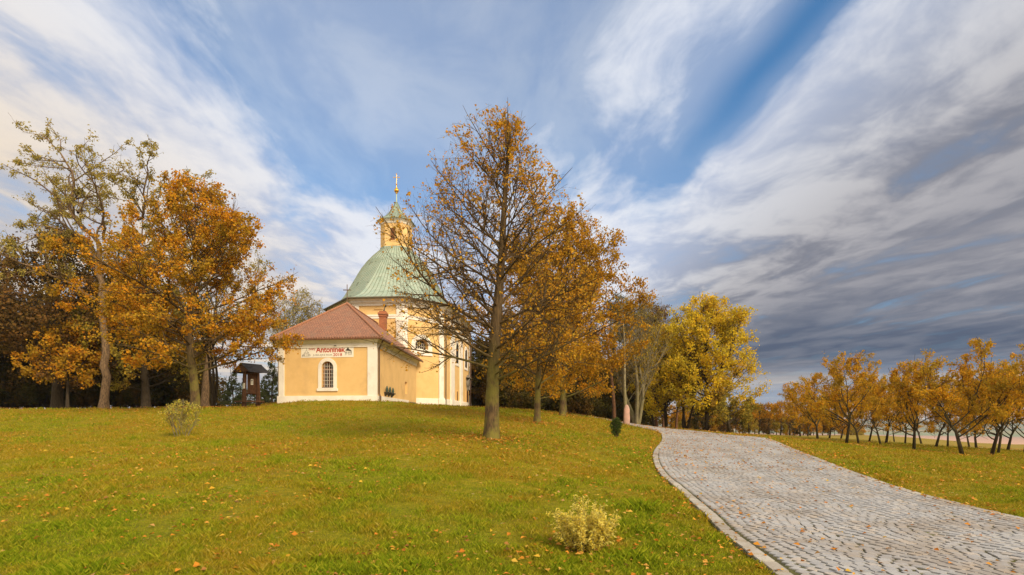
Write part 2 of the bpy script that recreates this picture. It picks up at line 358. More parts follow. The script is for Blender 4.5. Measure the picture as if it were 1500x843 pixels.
def stonemat(name,cols,sc=40):
    m=bpy.data.materials.new(name); m.use_nodes=True; T=NT(m.node_tree); b=m.node_tree.nodes['Principled BSDF']
    g=T.n('ShaderNodeNewGeometry'); t=T.n('ShaderNodeTexCoord').outputs['Object']
    c=T.ramp(g.outputs['Random Per Island'],[(i/(len(cols)-1),k) for i,k in enumerate(cols)])
    c=T.mix(T.m('MULTIPLY',T.ss(T.noise(t,sc,5,.7),.4,.65),.22),c,tuple(x*.5 for x in cols[0]))
    c=T.mix(T.m('MULTIPLY',T.ss(T.noise(t,.7,6,.7),.46,.62),.5),c,(.22,.17,.12))
    T.put(b.inputs['Base Color'],c); b.inputs['Roughness'].default_value=.75
    bp=T.n('ShaderNodeBump'); bp.inputs['Strength'].default_value=.6; bp.inputs['Distance'].default_value=.01
    T.put(bp.inputs['Height'],T.noise(t,55.,5,.7)); T.put(b.inputs['Normal'],bp.outputs[0]); return m
SM=stonemat('granite_sett',[(.27,.275,.295),(.34,.345,.365),(.38,.385,.40),(.31,.315,.335),(.42,.375,.335),(.35,.355,.375),(.29,.295,.31),(.40,.40,.415)])
link('paving_sett',npmesh('setts',V,Fq,SM),bed)
# kerb stones along both edges
KM=stonemat('kerb_stone',[(.28,.265,.245),(.42,.395,.36),(.35,.325,.29),(.46,.44,.40),(.32,.295,.26)],25)
for side,(Es,off) in enumerate(((LEs,.10),(REs,-.10))):
    L=np.r_[0,np.cumsum(np.linalg.norm(np.diff(Es,axis=0),axis=1))]; s=.1; C=[];HU=[];DU=[]
    while s<L[-1]-.4:
        ln=rng.uniform(.20,.36); m_=s+ln/2; p=np.array([np.interp(m_,L,Es[:,k]) for k in range(2)]); p2=np.array([np.interp(m_+.1,L,Es[:,k]) for k in range(2)])
        d=(p2-p)/np.linalg.norm(p2-p); C.append(p+np.array([d[1],-d[0]])*off); HU.append(ln/2); DU.append(d); s+=ln+.034
    C=np.array(C);HU=np.array(HU);DU=np.array(DU);DV=np.stack([-DU[:,1],DU[:,0]],1)
    V,Fq=stones(C,HU,np.full(len(C),.088),DU,DV,.046 if side==0 else .042,-.05,.008,.004)
    tag(link('kerb',npmesh('kerb',V,Fq,KM)),kind='structure')

# grass blades as real geometry, finer near the viewer
def sample_ground(n,y0,y1,pw,umin=-1.08,umax=1.08):
    """density falls as 1/y^pw inside the viewed wedge and a margin beside it"""
    t=rng.random(n); e=2-pw
    y=(y0**e+t*(y1**e-y0**e))**(1/e) if abs(e)>1e-6 else y0*(y1/y0)**t
    x=rng.uniform(umin,umax,n)*y*1.0+rng.normal(0,.3,n)
    return x,y
def vnoise(x,y,s,seed):
    r=np.random.default_rng(seed); o=np.zeros_like(x)
    for k in range(6):
        a=r.uniform(0,6.28); f=s*r.uniform(.6,1.8); o+=np.sin((x*math.cos(a)+y*math.sin(a))*f+r.uniform(0,6.28)+1.5*np.sin((y*math.cos(a)-x*math.sin(a))*f*.7))
    return o/6**.5
x,y=sample_ground(620000,3.6,42,1.95)
k=~path_inside(x,y,-.0); x,y=x[k],y[k]; n=len(x)
cl1=vnoise(x,y,1.6,1); cl2=vnoise(x,y,5.,2)
hgt=(.034+.014*np.clip(cl1,-1,2)+.016*np.clip(cl2,-1,2))*rng.uniform(.45,1.6,n)
hgt=np.clip(hgt,.012,.11)*(1+.035*y)*.95
tus=[(1.35,6.0,.32,2.2),(1.9,7.6,.4,1.8),(.0,4.6,.4,1.6),(-.9,5.4,.35,1.7),(2.0,8.8,.5,1.7),(-3.5,6.2,.5,1.6),(.3,6.3,.35,1.5)]
for a,b_,r_,f_ in tus: hgt*=1+(f_-1)*np.exp(-((x-a)**2+(y-b_)**2)/(r_*r_))
wd=.0023*(1+.14*y)*rng.uniform(.6,1.4,n); az=rng.uniform(0,6.283,n); ln=rng.uniform(.2,1.1,n)*hgt; laz=rng.uniform(0,6.283,n)
z=terrain(x,y)-.003
sx,sy=np.cos(az)*wd,np.sin(az)*wd; lx,ly=np.cos(laz)*ln,np.sin(laz)*ln
V=np.stack([np.stack([x-sx,y-sy,z],-1),np.stack([x+sx,y+sy,z],-1),np.stack([x+sx*.7+lx*.4,y+sy*.7+ly*.4,z+hgt*.62],-1),np.stack([x+lx,y+ly,z+hgt],-1)],1).reshape(-1,3)
Fq=np.arange(n*4).reshape(n,4)
def grassmat():
    m=bpy.data.materials.new('grass_blade'); m.use_nodes=True; nt=m.node_tree; T=NT(nt); nt.nodes.remove(nt.nodes['Principled BSDF'])
    r=T.n('ShaderNodeNewGeometry').outputs['Random Per Island']; t=T.n('ShaderNodeTexCoord').outputs['Object']; sp=T.n('ShaderNodeSeparateXYZ'); T.put(sp.inputs[0],t)
    green=T.ramp(r,[(0,(.08,.135,.008)),(.2,(.22,.29,.012)),(.4,(.14,.20,.008)),(.6,(.29,.33,.015)),(.8,(.38,.38,.03)),(1,(.17,.235,.012))])
    warm=T.ramp(r,[(0,(.26,.18,.012)),(.25,(.40,.27,.02)),(.5,(.24,.20,.012)),(.75,(.42,.24,.03)),(1,(.50,.38,.08))])
    near_=T.ss(sp.outputs[1],15.,6.)          # lush close to the path, leaf-strewn and dry under the trees
    f=T.m('SUBTRACT',T.m('ADD',T.noise(t,.42,5,.65),T.m('MULTIPLY',T.noise(t,2.6,4,.6),.45)),T.m('MULTIPLY',near_,.08))
    c=T.mix(T.m('MULTIPLY',T.ss(f,.56,.82),.88),green,warm)
    d=T.n('ShaderNodeBsdfDiffuse'); T.put(d.inputs[0],c); tr=T.n('ShaderNodeBsdfTranslucent'); T.put(tr.inputs[0],c)
    mx=T.n('ShaderNodeMixShader'); mx.inputs[0].default_value=.35; T.put(mx.inputs[1],d.outputs[0]); T.put(mx.inputs[2],tr.outputs[0]); T.put(nt.nodes['Material Output'].inputs[0],mx.outputs[0]); return m
GM=grassmat() if True else leafmat('grass_blade',[(.09,.145,.008),(.19,.25,.012),(.29,.31,.015),(.14,.19,.008),(.36,.34,.03),(.22,.265,.012),(.34,.22,.03),(.50,.42,.10)],.35,clump=(.33,.235,.014),cscale=.35)
tag(link('grass',npmesh('grass',V,Fq,GM)),kind='stuff')
# fallen leaves
def kites(P,Dv,Nv,L,Wd,fold=.12):
    """P (n,3) base, Dv direction, Nv normal; folded kite leaf"""
    Sv=np.cross(Dv,Nv); Sv/=np.linalg.norm(Sv,axis=1)[:,None]+1e-9
    L=L[:,None];Wd=Wd[:,None]
    return np.stack([P,P+Dv*L*.45+Sv*Wd+Nv*L*fold,P+Dv*L-Nv*L*fold*.6,P+Dv*L*.45-Sv*Wd+Nv*L*fold],1).reshape(-1,3)
def unit(a): return a/(np.linalg.norm(a,axis=-1,keepdims=True)+1e-9)
xa,ya=sample_ground(23000,3.8,46,.75)
kk=(vnoise(xa,ya,.5,5)+.5*vnoise(xa,ya,2.,6)+rng.normal(0,.5,len(xa)))>-.15
kk|=(np.abs(xa+.2)<5)&(ya>13)&(rng.random(len(xa))<.6)
xa,ya=xa[kk],ya[kk]
# drifts beside the path, under the trees
def drift(cx,cy,r,n): return rng.normal(cx,r,n),rng.normal(cy,r,n)
dr=[drift(-.62,16.9,.55,420),drift(1.2,26,.7,350),drift(3.15,34,.8,300),drift(-18.5,32,.9,300),drift(-.6,17,1.8,700),drift(1.2,26,2.5,600),drift(5,30,3,500),drift(-18,31,4,900),drift(8.5,15,.5,0),drift(21,27,2.,350),drift(19,31,3,350),drift(4.2,19,2,300)]
tt=rng.random(1500); pr=path_pt(tt**.8,np.full(1500,1.0)+np.abs(rng.normal(0,.13,1500))-.06); 
tt=rng.random(500); pl=path_pt(tt,np.full(500,0.)-np.abs(rng.normal(0,.05,500)))
tt=rng.random(420); pm=path_pt(tt**1.2,rng.random(420))
xa=np.concatenate([xa]+[d[0] for d in dr]+[pr[:,0],pl[:,0],pm[:,0],rng.normal(.83,.5,90)]); ya=np.concatenate([ya]+[d[1] for d in dr]+[pr[:,1],pl[:,1],pm[:,1],rng.normal(6.25,.3,90)])
n=len(xa); inpth=path_inside(xa,ya,-.05); za=terrain(xa,ya)+np.where(inpth,.056,.036+.0021*ya)
az=rng.uniform(0,6.283,n); Dv=np.stack([np.cos(az),np.sin(az),rng.normal(0,.2,n)],-1); Dv=unit(Dv)
Nv=unit(np.stack([rng.normal(0,.35,n),rng.normal(0,.35,n),np.ones(n)],-1)); L=rng.uniform(.03,.075,n)*(1+.012*ya)*np.where(rng.random(n)<.12,1.25,1.)
V=kites(np.stack([xa,ya,za],-1),Dv,Nv,L,L*rng.uniform(.3,.48,n),.15)
LM=leafmat('litter',[(.48,.20,.025),(.36,.12,.02),(.55,.30,.06),(.22,.10,.04),(.62,.26,.03),(.38,.24,.10),(.55,.22,.03),(.5,.34,.04),(.50,.30,.08),(.45,.16,.02),(.30,.12,.03)],.15)
tag(link('fallen_leaves',npmesh('fallen_leaves',V,np.arange(n*4).reshape(n,4),LM)),kind='stuff')

# evening air over the open country
mb_=bpy.data.meshes.new('haze'); X0,X1,Y0,Y1,Z0,Z1=-5600,5600,-900,6600,-46,33
mb_.from_pydata([(x,y,z) for z in (Z0,Z1) for y in (Y0,Y1) for x in (X0,X1)],[],[(0,2,3,1),(4,5,7,6),(0,1,5,4),(2,6,7,3),(0,4,6,2),(1,3,7,5)])
hm=bpy.data.materials.new('haze'); hm.use_nodes=True; hm.node_tree.nodes.clear(); T=NT(hm.node_tree)
pv=T.n('ShaderNodeVolumePrincipled'); pv.inputs['Color'].default_value=(.80,.87,1,1); pv.inputs['Density'].default_value=.00016; pv.inputs['Anisotropy'].default_value=.2
ho=T.n('ShaderNodeOutputMaterial'); T.put(ho.inputs['Volume'],pv.outputs[0]); mb_.materials.append(hm)
tag(link('haze',mb_),kind='stuff')

# ---------------- the chapel ----------------
YEL=pmat('yellow_plaster',(.72,.48,.21),(.67,.44,.185),.9,1.1,.25,60.,stain=((.50,.32,.15),.5,.5))
YEL2=YEL
WHT=pmat('white_plaster',(.80,.75,.68),(.74,.69,.62),.9,1.6,.2,60.,stain=((.47,.42,.35),.9,.5))
BRN=pmat('brown_metal',(.13,.075,.05),(.09,.055,.04),.5,6.)
WOOD=pmat('orange_wood',(.36,.15,.05),(.26,.10,.04),.6,8.,.3,40.)
DWOOD=pmat('dark_wood',(.14,.062,.028),(.07,.033,.017),.75,5.,.5,30.,vs=(6,6,1),stain=((.12,.075,.04),3.,.4))
IRON=pmat('white_iron',(.60,.56,.50),None,.6,8.)
DIRON=pmat('dark_iron',(.05,.045,.04),None,.55,8.)
GOLD=pmat('gilding',(.75,.42,.06),(.6,.33,.05),.3,8.,metal=.85)
STONE=pmat('grey_stone',(.22,.20,.16),(.15,.13,.11),.9,5.,.5,30.)
LEADM=pmat('flashing',(.62,.58,.52),None,.45,6.,metal=.2)
GRN=pmat('verdigris_bronze',(.07,.11,.085),(.04,.065,.05),.6,8.)
def glassmat():
    m=bpy.data.materials.new('window_glass'); m.use_nodes=True; b=m.node_tree.nodes['Principled BSDF']
    b.inputs['Base Color'].default_value=(.03,.03,.032,1); b.inputs['Roughness'].default_value=.08; b.inputs['Specular IOR Level'].default_value=.8; return m
GLS=glassmat()
def tilemat():
    m=bpy.data.materials.new('clay_tile'); m.use_nodes=True; T=NT(m.node_tree); b=m.node_tree.nodes['Principled BSDF']
    uv=T.n('ShaderNodeTexCoord').outputs['UV']; ob=T.n('ShaderNodeTexCoord').outputs['Object']
    br=T.n('ShaderNodeTexBrick'); T.put(br.inputs['Vector'],uv); br.inputs['Scale'].default_value=1.; br.inputs['Brick Width'].default_value=.19; br.inputs['Row Height'].default_value=.16
    br.inputs['Mortar Size'].default_value=.012; br.inputs['Color1'].default_value=(.36,.17,.10,1); br.inputs['Color2'].default_value=(.25,.12,.075,1); br.inputs['Mortar'].default_value=(.10,.045,.03,1); br.inputs['Bias'].default_value=-.1
    c=T.mix(T.m('MULTIPLY',T.ss(T.noise(ob,1.3,5,.7),.45,.65),.55),br.outputs[0],(.23,.14,.095))
    c=T.mix(T.m('MULTIPLY',T.ss(T.noise(ob,9.,3,.6),.58,.68),.6),c,(.46,.17,.09))
    sp=T.n('ShaderNodeSeparateXYZ'); T.put(sp.inputs[0],uv); fr=T.m('FRACT',T.m('DIVIDE',sp.outputs[1],.16)); fx=T.m('ABSOLUTE',T.m('SINE',T.m('MULTIPLY',sp.outputs[0],math.pi/.19)))
    bp=T.n('ShaderNodeBump'); bp.inputs['Strength'].default_value=1.; bp.inputs['Distance'].default_value=.05
    T.put(bp.inputs['Height'],T.m('ADD',T.m('SUBTRACT',1.,fr),T.m('MULTIPLY',fx,.35))); T.put(b.inputs['Normal'],bp.outputs[0])
    T.put(b.inputs['Base Color'],c); b.inputs['Roughness'].default_value=.85; return m
TILE=tilemat()
def coppermat():
    m=bpy.data.materials.new('green_copper'); m.use_nodes=True; T=NT(m.node_tree); b=m.node_tree.nodes['Principled BSDF']
    t=T.n('ShaderNodeTexCoord').outputs['Object']; g=T.n('ShaderNodeNewGeometry').outputs['Random Per Island']
    c=T.mix(T.ss(T.noise(T.vmul(t,(1,1,.35)),1.5,6,.65),.38,.62),(.25,.335,.275),(.345,.41,.34))
    c=T.mix(T.m('MULTIPLY',T.ss(T.noise(T.vmul(t,(5,5,.5)),1.6,5,.7),.56,.66),.55),c,(.13,.15,.11))
    c=T.mix(T.m('MULTIPLY',g,.28),c,(.27,.34,.27))
    T.put(b.inputs['Base Color'],c); b.inputs['Roughness'].default_value=.6; return m
COP=coppermat()
BRICK=bpy.data.materials.new('red_brick'); BRICK.use_nodes=True; T=NT(BRICK.node_tree); b=BRICK.node_tree.nodes['Principled BSDF']
br=T.n('ShaderNodeTexBrick'); T.put(br.inputs['Vector'],T.n('ShaderNodeTexCoord').outputs['UV']); br.inputs['Scale'].default_value=1.; br.inputs['Brick Width'].default_value=.26; br.inputs['Row Height'].default_value=.08; br.inputs['Mortar Size'].default_value=.012
br.inputs['Color1'].default_value=(.40,.13,.05,1); br.inputs['Color2'].default_value=(.28,.085,.035,1); br.inputs['Mortar'].default_value=(.17,.09,.055,1); T.put(b.inputs['Base Color'],br.outputs[0]); b.inputs['Roughness'].default_value=.9

ch=empty('chapel',(-10,45,2.8)); tag(ch,'yellow and white baroque chapel with green copper dome and red tiled sacristy','chapel')
class Wall:
    """frame of a wall seen from outside: s runs left to right, o outward, z up"""
    def __init__(s,p0,p1):
        s.p0=np.array(p0,float);d=np.array(p1,float)-s.p0;s.L=np.linalg.norm(d);s.t=d/s.L;s.n=np.array([s.t[1],-s.t[0]])
    def pt(s,a,o,z): q=s.p0+s.t*a+s.n*o; return (q[0],q[1],z)
    def box(s,mb,a0,a1,z0,z1,o0,o1):
        return mb.hexa([s.pt(a0,o0,z0),s.pt(a1,o0,z0),s.pt(a1,o1,z0),s.pt(a0,o1,z0)],[s.pt(a0,o0,z1),s.pt(a1,o0,z1),s.pt(a1,o1,z1),s.pt(a0,o1,z1)])
    def s_at(s,u):
        """where the vertical line seen in column u of the survey picture meets this wall"""
        k=(u-750)/800; return (k*s.p0[1]-s.p0[0])/(s.t[0]-k*s.t[1])
def arch(cx,z0,w,zs,n=14,rise=1.):
    o=[(cx-w/2,z0),(cx+w/2,z0)]+[(cx+w/2*math.cos(math.pi*i/n),zs+rise*w/2*math.sin(math.pi*i/n)) for i in range(n+1)]
    return o
def rect(a0,a1,z0,z1): return [(a0,z0),(a1,z0),(a1,z1),(a0,z1)]
def panel(W,outer,holes,o,depth,mb=None):
    """flat panel with holes at offset o; the hole edges go inward by depth"""
    bm=bmesh.new(); 
    for loop in [outer]+holes:
        vs=[bm.verts.new((a,0,z)) for a,z in loop]
        for i in range(len(vs)): bm.edges.new((vs[i],vs[(i+1)%len(vs)]))
    bmesh.ops.triangle_fill(bm,use_beauty=True,use_dissolve=False,edges=bm.edges[:])
    mb=mb or MB()
    for f in bm.faces: mb.poly([W.pt(v.co.x,o,v.co.z) for v in f.verts])
    bm.free()
    for h in holes:
        for i in range(len(h)):
            (a,z),(a2,z2)=h[i],h[(i+1)%len(h)]
            mb.poly([W.pt(a,o,z),W.pt(a2,o,z2),W.pt(a2,o-depth,z2),W.pt(a,o-depth,z)])
    return mb
def slab(W,loop,o0,o1,mb=None,hole=None):
    """outline extruded between offsets o0<o1, with an optional matching hole (same point count -> ring)"""
    mb=mb or MB()
    if hole is None:
        mb.hexa([W.pt(a,o0,z) for a,z in loop],[W.pt(a,o1,z) for a,z in loop]); return mb
    n=len(loop)
    for i in range(n):
        j=(i+1)%n; A,B,C_,D_=loop[i],loop[j],hole[j],hole[i]
        mb.poly([W.pt(A[0],o1,A[1]),W.pt(B[0],o1,B[1]),W.pt(C_[0],o1,C_[1]),W.pt(D_[0],o1,D_[1])])
        mb.poly([W.pt(A[0],o0,A[1]),W.pt(B[0],o0,B[1]),W.pt(B[0],o1,B[1]),W.pt(A[0],o1,A[1])])
        mb.poly([W.pt(D_[0],o0,D_[1]),W.pt(C_[0],o0,C_[1]),W.pt(C_[0],o1,C_[1]),W.pt(D_[0],o1,D_[1])])
    return mb
def offs(poly,d):
    """offset a counter-clockwise (seen from above) closed polygon outward by d"""
    n=len(poly); out=[]
    for i in range(n):
        a,b,c=[np.array(poly[k%n],float) for k in (i-1,i,i+1)]
        n1=np.array([b[1]-a[1],a[0]-b[0]]);n1/=np.linalg.norm(n1); n2=np.array([c[1]-b[1],b[0]-c[0]]);n2/=np.linalg.norm(n2)
        m=(n1+n2); m/=np.dot(m,n1); out.append(b+m*d)
    return out
def ring(mb,poly,prof):
    """prof: closed list of (offset,z) swept round the polygon"""
    R=[[(q[0],q[1],z) for q in offs(poly,o)] for o,z in prof]; n=len(poly); k=len(prof)
    i0=len(mb.v)
    for r_ in R: mb.v+=r_
    for a in range(k):
        b_=(a+1)%k
        for i in range(n):
            j=(i+1)%n; mb.f.append([i0+a*n+i,i0+a*n+j,i0+b_*n+j,i0+b_*n+i])
    return mb
# --- sacristy (the low front wing) ---
SL,SR,SFR,SFL=(-16.62,38.95),(-9.45,38.0),(-9.23,52.6),(-16.4,53.3)
ZT=6.93; front=Wall(SL,SR); side=Wall(SR,SFR); lft=Wall(SFL,SL)
wc=front.s_at(480.0); zf=lambda v,D:1.6+(612-v)/800*D
Df=38.4; w0,w1=front.s_at(471.2),front.s_at(488.6); ow=w1-w0; zs0=zf(568.3,Df); zsp=zf(529.5,Df)-ow/2
hole=arch((w0+w1)/2,zs0,ow,zsp)
mb=panel(front,rect(0,front.L,1.8,ZT),[hole],0,.34)
n0,n1_=side.s_at(593.3),side.s_at(596.6); nich=rect(n0,n1_,zf(577,47.6),zf(559.5,47.6))
panel(side,rect(0,side.L,1.8,ZT),[nich],0,.22,mb); panel(lft,rect(0,lft.L,1.8,ZT),[],0,0,mb)
mb.recalc=False
mb.build('sacristy_wall',YEL,ch)
slab(side,nich,-.24,-.22).build('niche_panel',YEL,ch)
# plinths and corner strips
mb=MB(); front.box(mb,-.10,front.L+.10,1.8,3.13,-.02,.10); side.box(mb,.001,side.s_at(597.5),1.8,3.13,-.02,.10); lft.box(mb,0,lft.L-.001,1.8,3.13,-.02,.10); mb.build('plinth',WHT,ch,bevel=.008)
for W,a0,a1 in ((front,-.055,.42),(front,front.L-.62,front.L+.055),(side,.0,.22)):
    W.box(MB(),a0,a1,3.13,6.60,-.02,.055).build('corner_strip',WHT,ch,bevel=.006)
poly=[SL,SR,SFR,SFL]
mb=MB(); ring(mb,poly,[(-.05,6.52),(.06,6.52),(.06,6.62),(.075,6.64),(.075,6.80),(.12,6.84),(.20,6.93),(.26,7.02),(.34,7.06),(.34,7.12),(-.05,7.12)]); mb.build('cornice',WHT,ch)
# hatch grating
h0,h1=side.s_at(597.8),side.s_at(607.2); mb=MB(); side.box(mb,h0,h1,2.2,3.02,-.02,.12); hb=mb.build('hatch',STONE,ch)
mb=MB()
for i in range(9): a=h0+(h1-h0)*(i+.5)/9; side.box(mb,a-.03,a+.03,2.3,2.95,.12,.15)
mb.build('grating',DIRON,hb)
# window
wr=empty_part=None
fr=slab(front,arch((w0+w1)/2,zs0-.04,ow+.50,zsp,14),.0,.045,hole=hole); fr.recalc=True
wo_=fr.build('window',WHT,ch); front.box(MB(),w0-.33,w1+.33,zs0-.24,zs0-.05,0,.09).build('sill',WHT,wo_,bevel=.008)
slab(front,arch((w0+w1)/2,zs0-.02,ow+.04,zsp),-.36,-.34).build('pane',GLS,wo_)
mb=MB(); cm=(w0+w1)/2
front.box(mb,cm-.045,cm+.045,zs0,zsp+ow/2-.01,-.335,-.26); zz_=zs0+(zsp-zs0)*.93
front.box(mb,w0,w1,zz_-.05,zz_+.05,-.33,-.25)
slab(front,arch(cm,zs0,ow-.002,zsp),-.335,-.27,mb,hole=arch(cm,zs0+.07,ow-.14,zsp)); 
mb.build('frame',WOOD,wo_)
mb=MB()
for k in range(1,5): a=w0+ow*k/5+.0; front.bar if 0 else None; mb.box((*front.pt(a,-.12,0)[:2],(zs0+zsp+ow*.42)/2),(.026,.026,zsp+ow*.42-zs0),0)
for k in range(1,7): z=zs0+(zsp+ow*.3-zs0)*k/6.6; front.box(mb,w0+.01,w1-.01,z-.012,z+.012,-.135,-.10)
mb.build('window_grille',IRON,wo_)
front.box(MB(),w0+.02,w1-.02,zs0+.0,zs0+.05,-.30,-.02).build('inner_ledge',BRN,wo_)
# roof: eaves overhang .5, hip at the front, ridge into the body wall
E4=offs(poly,.48); ze=7.03; ap=(-12.95,42.9,10.42); rb=(-12.80,54.2,10.42)
e=[(q[0],q[1],ze) for q in E4]
def roofshape(dz,mb):
    up=lambda p:(p[0],p[1],p[2]+dz); a,b_,c_,d_=[up(q) for q in e]; A,B=up(ap),up(rb)
    mb.poly([a,b_,A]); mb.poly([b_,c_,B,A]); mb.poly([d_,a,A,B]); return mb
mb=roofshape(.14,MB()); 
for i,j in ((0,1),(1,2),(3,0)):
    mb.poly([e[i],e[j],(e[j][0],e[j][1],ze+.14),(e[i][0],e[i][1],ze+.14)])
mb.poly([(x,y,ze) for x,y,_ in e][::-1])
rf=mb.build('roof',TILE,ch)
# tile edges along the eaves, and ridge tiles
mb=MB()
def ridge(p,q_,st=.33,r=.09):
    p=np.array(p);q_=np.array(q_);L=np.linalg.norm(q_-p);n=int(L/st)
    for i in range(n): mb.bar(p+(q_-p)*(i/n),p+(q_-p)*((i+1.12)/n),r*.92,r*1.08,8)
up=.16; T3=lambda p:(p[0],p[1],p[2]+up)
ridge(T3(e[1]),T3(ap)); ridge(T3(e[0]),T3(ap)); ridge(T3(ap),T3(rb))
mb.build('ridge_tiles',pmat('ridge_clay',(.36,.16,.09),(.24,.12,.075),.85,7.),rf)
mb=MB()
for i,j in ((0,1),(1,2)):
    a,b_=np.array(e[i]),np.array(e[j]); L=np.linalg.norm(b_-a); n=int(L/.19); d=(b_-a)/L; nn=np.array([d[1],-d[0],0])
    for k in range(n): c_=a+d*(k+.5)*L/n; mb.bar(c_+nn*-.06+np.array([0,0,.14]),c_+nn*.06+np.array([0,0,.085]),.075,.075,6)
mb.build('eave_tiles',TILE,rf)
# gutters and downpipes
mb=MB(); a,b_=np.array(e[0]),np.array(e[1]); c_=np.array(e[2]); dn_=np.array([0,0,-.03])
def outd(i,j,k): d=np.array(e[j])-np.array(e[i]); d/=np.linalg.norm(d); return np.array([d[1],-d[0],0])*k
mb.bar(b_+outd(1,2,.09)+dn_,c_+outd(1,2,.09)+dn_,.07,.07,8); mb.build('gutter',BRN,rf)
mb=MB(); P_=lambda s_,o,z:np.array(side.pt(s_,o,z)); q0=b_+outd(1,2,.05)+np.array([0,.35,-.08])
mb.bar(q0,P_(.33,.13,6.45),.055); mb.bar(P_(.33,.13,6.5),P_(.33,.13,3.25),.055); mb.bar(P_(.33,.13,3.28),P_(.33,.22,3.08),.055); mb.bar(P_(.33,.22,3.1),P_(.33,.22,2.55),.06); mb.build('downpipe',BRN,ch)
mb=MB(); P_=lambda s_,o,z:np.array(front.pt(s_,o,z)); mb.bar(np.array(e[0])+np.array([.1,.3,-.05]),P_(-.12,.0,6.5),.05); mb.bar(P_(-.12,.0,6.5),P_(-.12,.0,6.25),.05); mb.bar(P_(.0,.08,5.9),P_(.0,.08,3.0),.018); mb.build('downpipe',BRN,ch)
# roof cross, chimney, flashing
mb=MB(); mb.bar((ap[0],ap[1],10.5),(ap[0],ap[1],12.05),.035,.03); mb.box((ap[0],ap[1],11.62),(.62,.06,.06)); mb.build('roof_cross',BRN,ch)
cx_,cy_=-11.85,50.2; mb=MB(); mb.box((cx_,cy_,9.9),(.62,.62,2.9),.05); mb.box((cx_,cy_,10.9),(.74,.74,.16),.05); mb.box((cx_,cy_,11.1),(.84,.84,.2),.05)
cm_=mb.build('chimney',BRICK,ch,bevel=.01); mb=MB(); mb.bar((cx_+.1,cy_,11.2),(cx_+.12,cy_,11.62),.06,.05); mb.bar((cx_-.05,cy_,11.2),(cx_+.2,cy_,11.8),.05,.04); mb.bar((cx_+.12,cy_,11.85),(cx_+.3,cy_,11.9),.13,.1); mb.build('cowl',DIRON,cm_)
def on_right_slope(x,y):
    t_=(y-e[1][1])/(e[2][1]-e[1][1]); xe=e[1][0]+(e[2][0]-e[1][0])*t_; xr=-12.87; return ze+.14+(10.42-ze)*(xe-x)/(xe-xr)
for (xa_,ya_,xb_,yb_) in ((-11.45,49.6,-11.0,50.4),(-10.7,49.9,-9.9,50.9)):
    za_,zb_=on_right_slope(xa_,ya_)+.05,on_right_slope(xb_,yb_)+.05
    MB().bar((xa_,ya_,za_),(xb_,yb_,zb_),.05,.05,4).build('flashing',LEADM,rf)
# --- domed body ---
BP=[(-15.15,52.35),(-10.45,51.95),(-6.95,55.35),(-5.55,70.0),(-8.2,73.4),(-17.2,73.8),(-20.2,69.5),(-19.0,57.6)]
ZE=12.55
Ws=[Wall(BP[i],BP[(i+1)%8]) for i in range(8)]
fA,fB,fC=Ws[0],Ws[1],Ws[2]
g0,g1=fB.s_at(608.2),fB.s_at(627.0); gc=(g0+g1)/2; gw=g1-g0; Dw=53.4
gz0=zf(511.5,Dw); gsp=zf(497.0,Dw)-gw/2*.8
wh=arch(gc,gz0,gw,gsp,14,.8)
doors=[(fC.s_at(668.2),fC.s_at(670.2),zf(573,61)),(fC.s_at(682.6),fC.s_at(685.6),zf(572.5,67))]
dh=[rect(a,b_,2.3,z) for a,b_,z in doors]
mb=MB(); mb.recalc=False
for i,W in enumerate(Ws):
    panel(W,rect(0,W.L,1.8,ZE),[wh] if i==1 else [],0,.45,mb)
mb.build('body_wall',YEL,ch)
o_=slab(fB,arch(gc,gz0-.52,gw+.95,gsp-.1,14,.95),0,.05,hole=wh).build('lunette_window',WHT,ch)
fB.box(MB(),gc-gw/2-.5,gc+gw/2+.5,gz0-.62,gz0-.45,0,.10).build('sill',WHT,o_,bevel=.01)
slab(fB,arch(gc,gz0-.02,gw+.04,gsp,14,.8),-.47,-.45).build('pane',GLS,o_)
mb=MB()
for k in range(1,6): a=gc-gw/2+gw*k/6; fB.box(mb,a-.02,a+.02,gz0,gsp+.25,-.40,-.36)
for k in range(1,4): z=gz0+.30*k; fB.box(mb,gc-gw/2,gc+gw/2,z-.02,z+.02,-.42,-.38)
fB.box(mb,gc-.04,gc+.04,gz0,gsp+gw/2*.8,-.445,-.38)
mb.build('grille',IRON,o_)
# upper windows on the long side, seen edge-on
for u in (669.5,682.5):
    a=fC.s_at(u); D=fC.pt(a,0,0)[1]; z0=zf(531,61); ww=slab(fC,arch(a,z0-.3,2.3,z0+1.5),0,.06,hole=arch(a,z0,1.6,z0+1.5)).build('arched_window',WHT,ch)
    slab(fC,arch(a,z0,1.6,z0+1.5),.0,.02).build('pane',GLS,ww)
# plinth, architrave, cornice
mb=MB(); ring(mb,BP,[(-.05,1.8),(.10,1.8),(.10,3.47),(.07,3.5),(-.05,3.5)]); mb.build('body_plinth',WHT,ch)
mb=MB(); ring(mb,BP,[(-.05,11.05),(.06,11.05),(.06,11.22),(.10,11.26),(.10,11.42),(-.05,11.42)]); mb.build('architrave',WHT,ch)
mb=MB(); ring(mb,BP,[(-.05,12.28),(.12,12.28),(.14,12.42),(.26,12.52),(.34,12.56),(.36,12.70),(.50,12.80),(.56,12.84),(.56,12.90),(-.05,12.90)]); mb.build('body_cornice',WHT,ch)
def pilaster(W,a0,a1,base=True):
    mb=MB(); W.box(mb,a0,a1,3.4,11.06,-.02,.13); 
    if base: W.box(mb,a0-.14,a1+.14,1.8,3.40,-.02,.22); W.box(mb,a0-.10,a1+.10,3.40,3.54,-.02,.18)
    W.box(mb,a0,a1,11.43,12.30,-.02,.11); W.box(mb,a0-.06,a1+.06,10.75,11.04,-.02,.17); return mb.build('pilaster',WHT,ch,bevel=.008)
